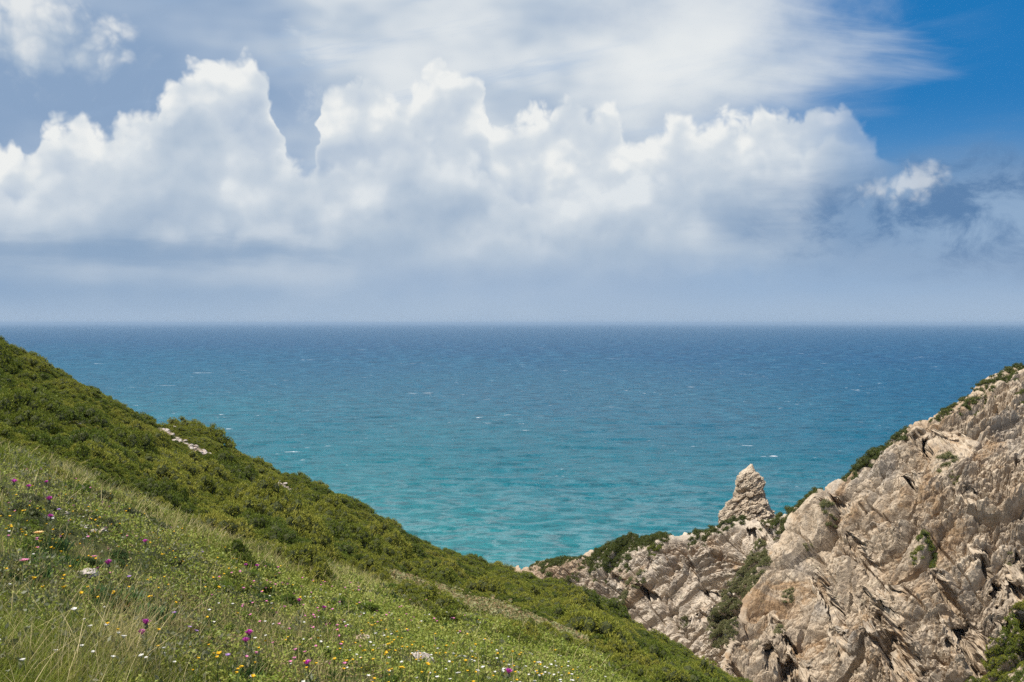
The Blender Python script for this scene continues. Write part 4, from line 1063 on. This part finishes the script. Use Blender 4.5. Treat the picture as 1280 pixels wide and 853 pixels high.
# ------------------------------------------------------------------ flowers
def stem_part(h, r=0.0022, bend=0.03, n=5):
    bm = bmesh.new(); prev = None
    for i in range(n):
        f = i / (n - 1); c = Vector((bend * f * f, 0, h * f))
        ring = [bm.verts.new(c + Vector((math.cos(a), math.sin(a), 0)) * r * (1.2 - 0.4 * f)) for a in (0, 2.1, 4.2)]
        if prev:
            for j in range(3): bm.faces.new((prev[j], prev[(j + 1) % 3], ring[(j + 1) % 3], ring[j]))
        prev = ring
    return bm
def add_petals(bm, c, r, n, up, wid, mi, jitter=0.12, two=False):
    for layer in range(2 if two else 1):
        for i in range(n):
            a = 2 * math.pi * (i + 0.5 * layer) / n + random.uniform(-jitter, jitter); rr = r * random.uniform(0.85, 1.1) * (1 - 0.25 * layer)
            d = Vector((math.cos(a), math.sin(a), up + 0.35 * layer)).normalized(); s = Vector((-math.sin(a), math.cos(a), 0)) * wid * r
            q = [c + d * rr * 0.12, c + d * rr * 0.6 + s, c + d * rr + Vector((0, 0, -0.06 * r)), c + d * rr * 0.6 - s]
            f = bm.faces.new([bm.verts.new(x) for x in q]); f.material_index = mi
def add_ball(bm, c, r, mi, flat=0.6):
    iv, jf = ICO1
    vs = [bm.verts.new(c + Vector((a[0] * r, a[1] * r, a[2] * r * flat))) for a in iv]
    for f in jf: bm.faces.new([vs[i] for i in f]).material_index = mi
def to_mesh(bm, name, mats):
    me = bpy.data.meshes.new(name); bm.to_mesh(me); bm.free()
    for m in mats: me.materials.append(m)
    return me
def small_flower(name, h, r, mat_p, mat_c, n=9, up=0.35, wid=0.24):
    bm = stem_part(h); top = Vector((0.03, 0, h))
    add_petals(bm, top, r, n, up, wid, 1, two=True); add_ball(bm, top + Vector((0, 0, r * 0.1)), r * 0.34, 2)
    return to_mesh(bm, name, (M_STEM, mat_p, mat_c))
YF = [small_flower('yellow_flower', h, 0.0145, M_YEL, M_YEL, 11, 0.95) for h in (0.13, 0.17, 0.21, 0.25)]
WF = [small_flower('white_flower', h, 0.0155, M_WHT, M_WHT, 11, 0.8, 0.26) for h in (0.13, 0.17, 0.21)]
PF = [small_flower('pink_flower', h, 0.0175, M_PNK, M_PNK, 8, 0.9, 0.30) for h in (0.13, 0.18, 0.22)]
LF = [small_flower('lilac_flower', h, 0.020, M_LIL, M_LIL, 7, 0.6, 0.30) for h in (0.12, 0.16)]
FH = {'yellow_flower': (0.13, 0.17, 0.21, 0.25), 'white_flower': (0.13, 0.17, 0.21), 'pink_flower': (0.13, 0.18, 0.22), 'lilac_flower': (0.12, 0.16)}
def under(u, v, h):
    """ground point whose flower, h above it, is seen at bearing u, dip v"""
    a = hit(u, v, ('hill',))
    if a is None: return None
    y = a[0].y
    for _ in range(3):
        b = hit(u, v + h * FPX / y, ('hill',))
        if b is None: return None
        y = b[0].y
    return b[0]
def plant_flower(lib, name, u, v, label, cat, group, sc=1.0):
    i = RNG.integers(len(lib)); s = sc * RNG.uniform(0.85, 1.2)
    p = under(u, v, FH[name][i] * s)
    if p is None: return None
    eu = (RNG.normal() * 0.12 + 0.25, RNG.normal() * 0.15, RNG.uniform(-3, 3))
    return thing(name, lib[i], p, (eu[0] * 0.6, eu[1], eu[2]), s, label, cat, group)
def spray(n, zonesl, vmax=856):
    r = []
    w = np.array([z[4] for z in zonesl], float); w /= w.sum()
    while len(r) < n:
        z = zonesl[RNG.choice(len(zonesl), p=w)]
        u = RNG.normal() * z[2] + z[0]; v = RNG.normal() * z[3] + z[1]
        if u < -15 or u > 860 or v > vmax or v < edge_v(u) + 5: continue
        r.append((u, v))
    return r
for u, v in spray(285, [(60, 640, 60, 35, 4.5), (150, 660, 80, 35, 4.5), (230, 720, 70, 30, 3), (500, 815, 45, 18, 5), (430, 800, 60, 25, 2.5), (300, 740, 90, 40, 2.5), (600, 830, 80, 20, 3), (270, 835, 40, 15, 1), (720, 845, 50, 10, 1)]):
    plant_flower(YF, 'yellow_flower', u, v, 'small yellow daisy dotted through the meadow', 'flower', 'small yellow daisies in the meadow')
for u, v in spray(170, [(640, 830, 90, 20, 4), (560, 790, 70, 25, 2), (420, 790, 70, 30, 2), (180, 800, 90, 30, 1.5), (120, 680, 80, 35, 1.2), (700, 843, 60, 10, 2), (330, 740, 60, 25, 0.8)]):
    plant_flower(WF, 'white_flower', u, v, 'small white daisy dotted through the meadow', 'flower', 'small white daisies in the meadow', 0.95)
for u, v in spray(120, [(110, 640, 60, 30, 2), (380, 735, 60, 25, 3), (400, 790, 60, 25, 2), (540, 770, 50, 20, 1), (430, 710, 30, 8, 1.2)]):
    plant_flower(PF, 'pink_flower', u, v, 'small pink flower dotted through the meadow', 'flower', 'small pink flowers in the meadow')
for u, v in [(75, 636), (232, 785), (236, 790), (180, 700), (160, 718), (212, 767), (286, 815), (250, 691)]:
    plant_flower(LF, 'lilac_flower', u, v, 'small lilac flower among the meadow herbs', 'flower', 'lilac flowers in the meadow')
for u, v, lb in [(84, 737, 'larger yellow flower, left of the pair below the pale rock'), (92, 735.5, 'larger yellow flower, right of the pair below the pale rock'), (66, 733, 'yellow flower just left of the pair below the pale rock'), (27, 727, 'yellow flower near the left edge under the peach ice plant bloom'), (265, 737, 'bright yellow double flower at the edge of the clover patch'), (275, 813, 'yellow flower at the bottom beside two smaller ones'), (297, 841, 'single yellow flower lowest in the meadow by the succulent leaves')]:
    plant_flower(YF, 'yellow_flower', u, v, lb, 'flower', None, 1.45)
for u, v, lb in [(129, 785, 'white daisy in the long grass, largest of the lower left'), (116, 783, 'white daisy left of the largest one in the long grass'), (150, 795, 'white daisy next to its half hidden twin'), (158, 799, 'half hidden white daisy beside its twin'), (137, 825, 'white daisy low in the straw tuft'), (179, 821, 'white daisy to the right of the straw tuft'), (18, 840, 'tilted white flower lowest in the left corner'), (39, 822, 'white flower above the tilted one in the left corner'), (86, 762, 'white flower above the long grass on the left')]:
    plant_flower(WF, 'white_flower', u, v, lb, 'flower', None, 1.25)
# thistles: stem with spiny leaves, green cup, purple tuft
def thistle_meshes(h):
    bm = stem_part(h, 0.003, 0.02)
    stem = to_mesh(bm, 'stem', (M_STEM,))
    bm = bmesh.new()
    for i in range(16):
        f = i / 16; a = i * 2.4; d = Vector((math.cos(a), math.sin(a), 0.5 + 0.5 * f)).normalized(); c = Vector((0.02 * f * f, 0, h * (0.05 + 0.7 * f))); L = 0.10 * (1 - 0.55 * f)
        s = Vector((-math.sin(a), math.cos(a), 0)) * L * 0.13
        pts = [c - s * 0.4, c + d * L * 0.45 + s, c + d * L, c + d * L * 0.45 - s]
        bm.faces.new([bm.verts.new(x) for x in pts])
        for q in (0.3, 0.55, 0.75):
            for sg in (-1, 1):
                b = c + d * L * q + s * sg * 0.8; bm.faces.new([bm.verts.new(x) for x in (b - d * L * 0.05, b + s * sg * 1.6 + d * L * 0.06, b + d * L * 0.06)])
    lf = to_mesh(bm, 'leaves', (M_GREYH,))
    bm = bmesh.new(); top = Vector((0.02, 0, h)); add_ball(bm, top, 0.014, 0, 1.1); cup = to_mesh(bm, 'flower_cup', (M_GREYH,))
    bm = bmesh.new()
    for i in range(46):
        a = random.uniform(0, 6.28); r = math.sqrt(random.random()); d = Vector((math.cos(a) * r * 0.95, math.sin(a) * r * 0.95, 0.75)).normalized(); s = Vector((-d.y, d.x, 0)).normalized() * 0.0022 if d.xy.length > 1e-3 else Vector((0.0022, 0, 0)); c = top + Vector((0, 0, 0.008)); L = 0.031 * random.uniform(0.85, 1.1)
        bm.faces.new([bm.verts.new(x) for x in (c + d * L * 0.2 - s, c + d * L * 0.2 + s, c + d * L + s * 1.6, c + d * L - s * 1.6)])
    head = to_mesh(bm, 'flower_head', (M_PUR,))
    return stem, lf, cup, head
TH = [(h, thistle_meshes(h)) for h in (0.20, 0.28)]
def thistle(u, v, label, group=None, sc=1.0):
    h, ms = TH[RNG.integers(2)]
    p = under(u, v, h * sc)
    if p is None: return
    r = bpy.data.objects.new('thistle', None); COL.objects.link(r); r.location = p; r.rotation_euler = (RNG.normal() * 0.08, RNG.normal() * 0.08, RNG.uniform(0, 6)); r.scale = (sc, sc, sc); r.empty_display_size = 0.05
    tag(r, label, 'thistle', group)
    for nm, m in zip(('stem', 'leaves', 'flower_cup', 'flower_head'), ms):
        o = bpy.data.objects.new(nm, m); COL.objects.link(o); o.parent = r
for u, v, lb, sc in [(57, 628, 'purple thistle, biggest bloom in the upper left of the meadow', 1.35), (62, 649, 'purple thistle just under the biggest bloom on the upper left', 1.1), (36, 611, 'purple thistle left of the biggest bloom near the meadow rim', 1.0), (8, 605, 'purple thistle at the left edge of the meadow', 1.15), (57, 604, 'purple thistle highest on the meadow, a close pair of heads', 0.9),
                     (141, 709, 'tall purple thistle standing on its dark stem right of the pale rock', 1.2), (181, 679, 'purple thistle on a thin stem right of the round white stone', 1.0), (318, 797, 'purple thistle low in the middle of the meadow', 1.15), (307, 806, 'paler purple thistle beside the low middle one', 1.0), (181, 785, 'purple thistle head near the succulent leaves', 1.1), (185, 796, 'magenta thistle below the head near the succulent leaves', 1.0),
                     (325, 710, 'purple thistle at the right end of the clover patch', 0.95), (309, 709, 'purple thistle just left of the one at the end of the clover patch', 0.9), (373, 754, 'purple thistle in the green herbs right of the clover', 1.0), (400, 763, 'small purple thistle further right in the green herbs', 0.85), (391, 830, 'magenta thistle low by the sandy patch', 1.0), (627, 845, 'magenta thistle alone at the bottom of the daisy slope', 1.1)]:
    thistle(u, v, lb, None, sc)

# ice plants: fleshy three-edged leaves, and the one big peach bloom
def ice_plant_mesh(n=90, R=0.22):
    bm = bmesh.new()
    for i in range(n):
        a = RNG.uniform(0, 6.28); r = R * math.sqrt(RNG.uniform(0, 1)); c = Vector((r * math.cos(a), r * math.sin(a), 0))
        d = Vector((0.5 * math.cos(a) * r / R + RNG.normal() * 0.25, 0.5 * math.sin(a) * r / R + RNG.normal() * 0.25, 1)).normalized(); L = RNG.uniform(0.06, 0.11); w = 0.0065
        s = d.orthogonal().normalized(); q = d.cross(s)
        ring = lambda k, f: [bm.verts.new(c + d * L * k + (s * math.cos(b) + q * math.sin(b)) * w * f) for b in (0, 2.094, 4.189)]
        r0, r1 = ring(0, 0.8), ring(0.55, 1.0); tip = bm.verts.new(c + d * L)
        for j in range(3):
            bm.faces.new((r0[j], r0[(j + 1) % 3], r1[(j + 1) % 3], r1[j])); bm.faces.new((r1[j], r1[(j + 1) % 3], tip))
    return to_mesh(bm, 'leaves', (M_FLESH,))
ICE = [ice_plant_mesh() for _ in range(3)]
def ice_plant(u, v, label, sc=1.0, group=None, bloom=None):
    p = under(u, v, 0.06)
    if p is None: return
    r = bpy.data.objects.new('ice_plant', None); COL.objects.link(r); r.location = p; r.rotation_euler = (0, 0, RNG.uniform(0, 6)); r.scale = (sc,) * 3; tag(r, label, 'succulent', group)
    o = bpy.data.objects.new('leaves', ICE[RNG.integers(3)]); COL.objects.link(o); o.parent = r
    if bloom:
        bm = bmesh.new(); c = Vector((0, 0, 0.13)); add_petals(bm, c, 0.048, 22, 0.45, 0.10, 0, two=True)
        o = bpy.data.objects.new('petals', to_mesh(bm, 'petals', (bloom,))); COL.objects.link(o); o.parent = r
        bm = bmesh.new(); add_ball(bm, c + Vector((0, 0, 0.008)), 0.014, 0); o = bpy.data.objects.new('flower_centre', to_mesh(bm, 'flower_centre', (M_YEL,))); COL.objects.link(o); o.parent = r
ice_plant(48, 680, 'ice plant with one large peach coloured bloom near the left edge', 1.1, None, M_PEACH)
ice_plant(30, 712, 'ice plant with one pink bloom under the peach one', 0.9, None, M_PNK)
ice_plant(118, 684 + 15, 'ice plant with a small pink bloom above the pale rock', 0.6, None, M_PNK)
for u, v in [(20, 695), (40, 700), (62, 700), (105, 738), (120, 742), (135, 748), (112, 750), (150, 742), (165, 762), (180, 768), (195, 762), (300, 832), (285, 838)]:
    ice_plant(u, v, 'dark upright fleshy ice plant leaves without blooms in the meadow', RNG.uniform(0.7, 1.0), 'ice plants without blooms')

# ------------------------------------------------------------------ pale stones
def stone_mesh(seed, flat=0.6):
    iv, jf = ico(4)
    f1, f2, idr, off = worley(iv * 1.3 + seed * 3.1, seed)
    r = 1 + 0.30 * (idr[:, 0] - 0.5) + 0.35 * (off * (idr - 0.5)).sum(1) + 0.12 * fbm(iv * 2.5 + seed, 4, seed=seed)
    v = iv * r[:, None] * np.array([1, 0.8, flat])
    me = np_mesh('pale_stone', v, jf, False); add_attr(me, 'soil', np.zeros(len(v))); me.materials.append(M_STONE); return me
def stone_material():
    m, t, out = new_mat('pale_stone')
    pos = E(t, t.node('ShaderNodeNewGeometry').outputs['Position'])
    n = t.noise(pos, 9.0, 6.0, 0.65); n2 = t.noise(pos, 1.5, 3.0, 0.5)
    col = t.mix(t.ss(0.5, 0.7, n2) * 0.6, t.ramp(n, [(0.3, (0.24, 0.19, 0.155)), (0.5, (0.42, 0.36, 0.31)), (0.7, (0.54, 0.47, 0.42))]), (0.45, 0.30, 0.18))
    bp = t.node('ShaderNodeBump'); bp.inputs['Strength'].default_value = 0.7; bp.inputs['Distance'].default_value = 0.03; t.put(bp.inputs['Height'], t.noise(pos, 22.0, 5.0, 0.6))
    principled(t, out, col, 0.9, 0.15, E(t, bp.outputs[0])); return m
M_STONE = stone_material()
ST = [stone_mesh(i) for i in range(6)]
def stone(u, v, wpx, label, group=None, hs=1.0, up=0.0):
    h = hit(u, v, ('hill',))
    if h is None: return
    p = h[0]; s = wpx * p.y / FPX / 2
    thing('pale_stone', ST[RNG.integers(6)], p + Vector((0, 0, up + s * 0.12)), (RNG.normal() * 0.15, RNG.normal() * 0.15, RNG.uniform(0, 6.28)), (s, s, s * hs), label, 'stone', group)
stone(110, 722, 30, 'flat pale pinkish rock, the largest stone in the meadow', None, 0.55, 0.02); stone(129, 671, 12, 'round white stone with two smaller ones to its left', None, 1.3, 0.05); stone(118, 671, 9, 'small pale stone touching the round white one', None, 1.1, 0.05)
stone(110, 666, 9, 'small pinkish stone left of the round white one', None, 1.1, 0.05); stone(61, 655, 15, 'pale stone under the thistles on the left of the meadow', None, 0.8, 0.05); stone(456, 803, 22, 'sandy pale rock lying in the yellow daisies', None, 0.6, 0.03)
stone(530, 829, 28, 'flat sandy rock among yellow flowers low in the middle', None, 0.5, 0.03); stone(480, 813, 18, 'sandy stone between the two rocks in the yellow flowers', None, 0.5, 0.02); stone(84, 649, 6, 'tiny white stone right of the thistle group', None, 1.2, 0.06)
for a, b, c, d in STONY:
    for _ in range(int(4 + c * 0.6)):
        q, w = RNG.normal() * 0.45, RNG.normal() * 0.45
        stone(a + q * c, b + 0.33 * q * c + w * d, RNG.uniform(3, 8), 'pale limestone chunk in a bare gap of the hillside scrub', 'limestone chunks in the hillside scrub', RNG.uniform(0.6, 1.1), 0.05)
for u, v in zip(RNG.uniform(460, 725, 16), RNG.normal(size=16) * 4):
    stone(u, float(np.interp(u, STRIP[:, 0], STRIP[:, 1])) + v, RNG.uniform(4, 8), 'small pale stone lying on the reddish strip', 'stones on the reddish strip', 0.7, 0.03)
# ------------------------------------------------------------------ picture settings
SC.render.engine = 'CYCLES'
SC.view_settings.view_transform = 'Standard'
SC.view_settings.look = 'None'
SC.view_settings.exposure = EXPO
SC.view_settings.gamma = 1.0
SC.view_settings.use_curve_mapping = False
SC.cycles.max_bounces = 5
SC.cycles.diffuse_bounces = 3
SC.cycles.glossy_bounces = 2
SC.cycles.transmission_bounces = 4
SC.cycles.transparent_max_bounces = 8
SC.cycles.use_adaptive_sampling = True
SC.cycles.adaptive_threshold = 0.012
SC.cycles.adaptive_min_samples = 40
SC.cycles.use_denoising = False
SC.cycles.denoiser = 'OPENIMAGEDENOISE'
SC.cycles.denoising_input_passes = 'RGB_ALBEDO_NORMAL'
SC.cycles.denoising_prefilter = 'ACCURATE'
SC.cycles.caustics_reflective = False
SC.cycles.caustics_refractive = False
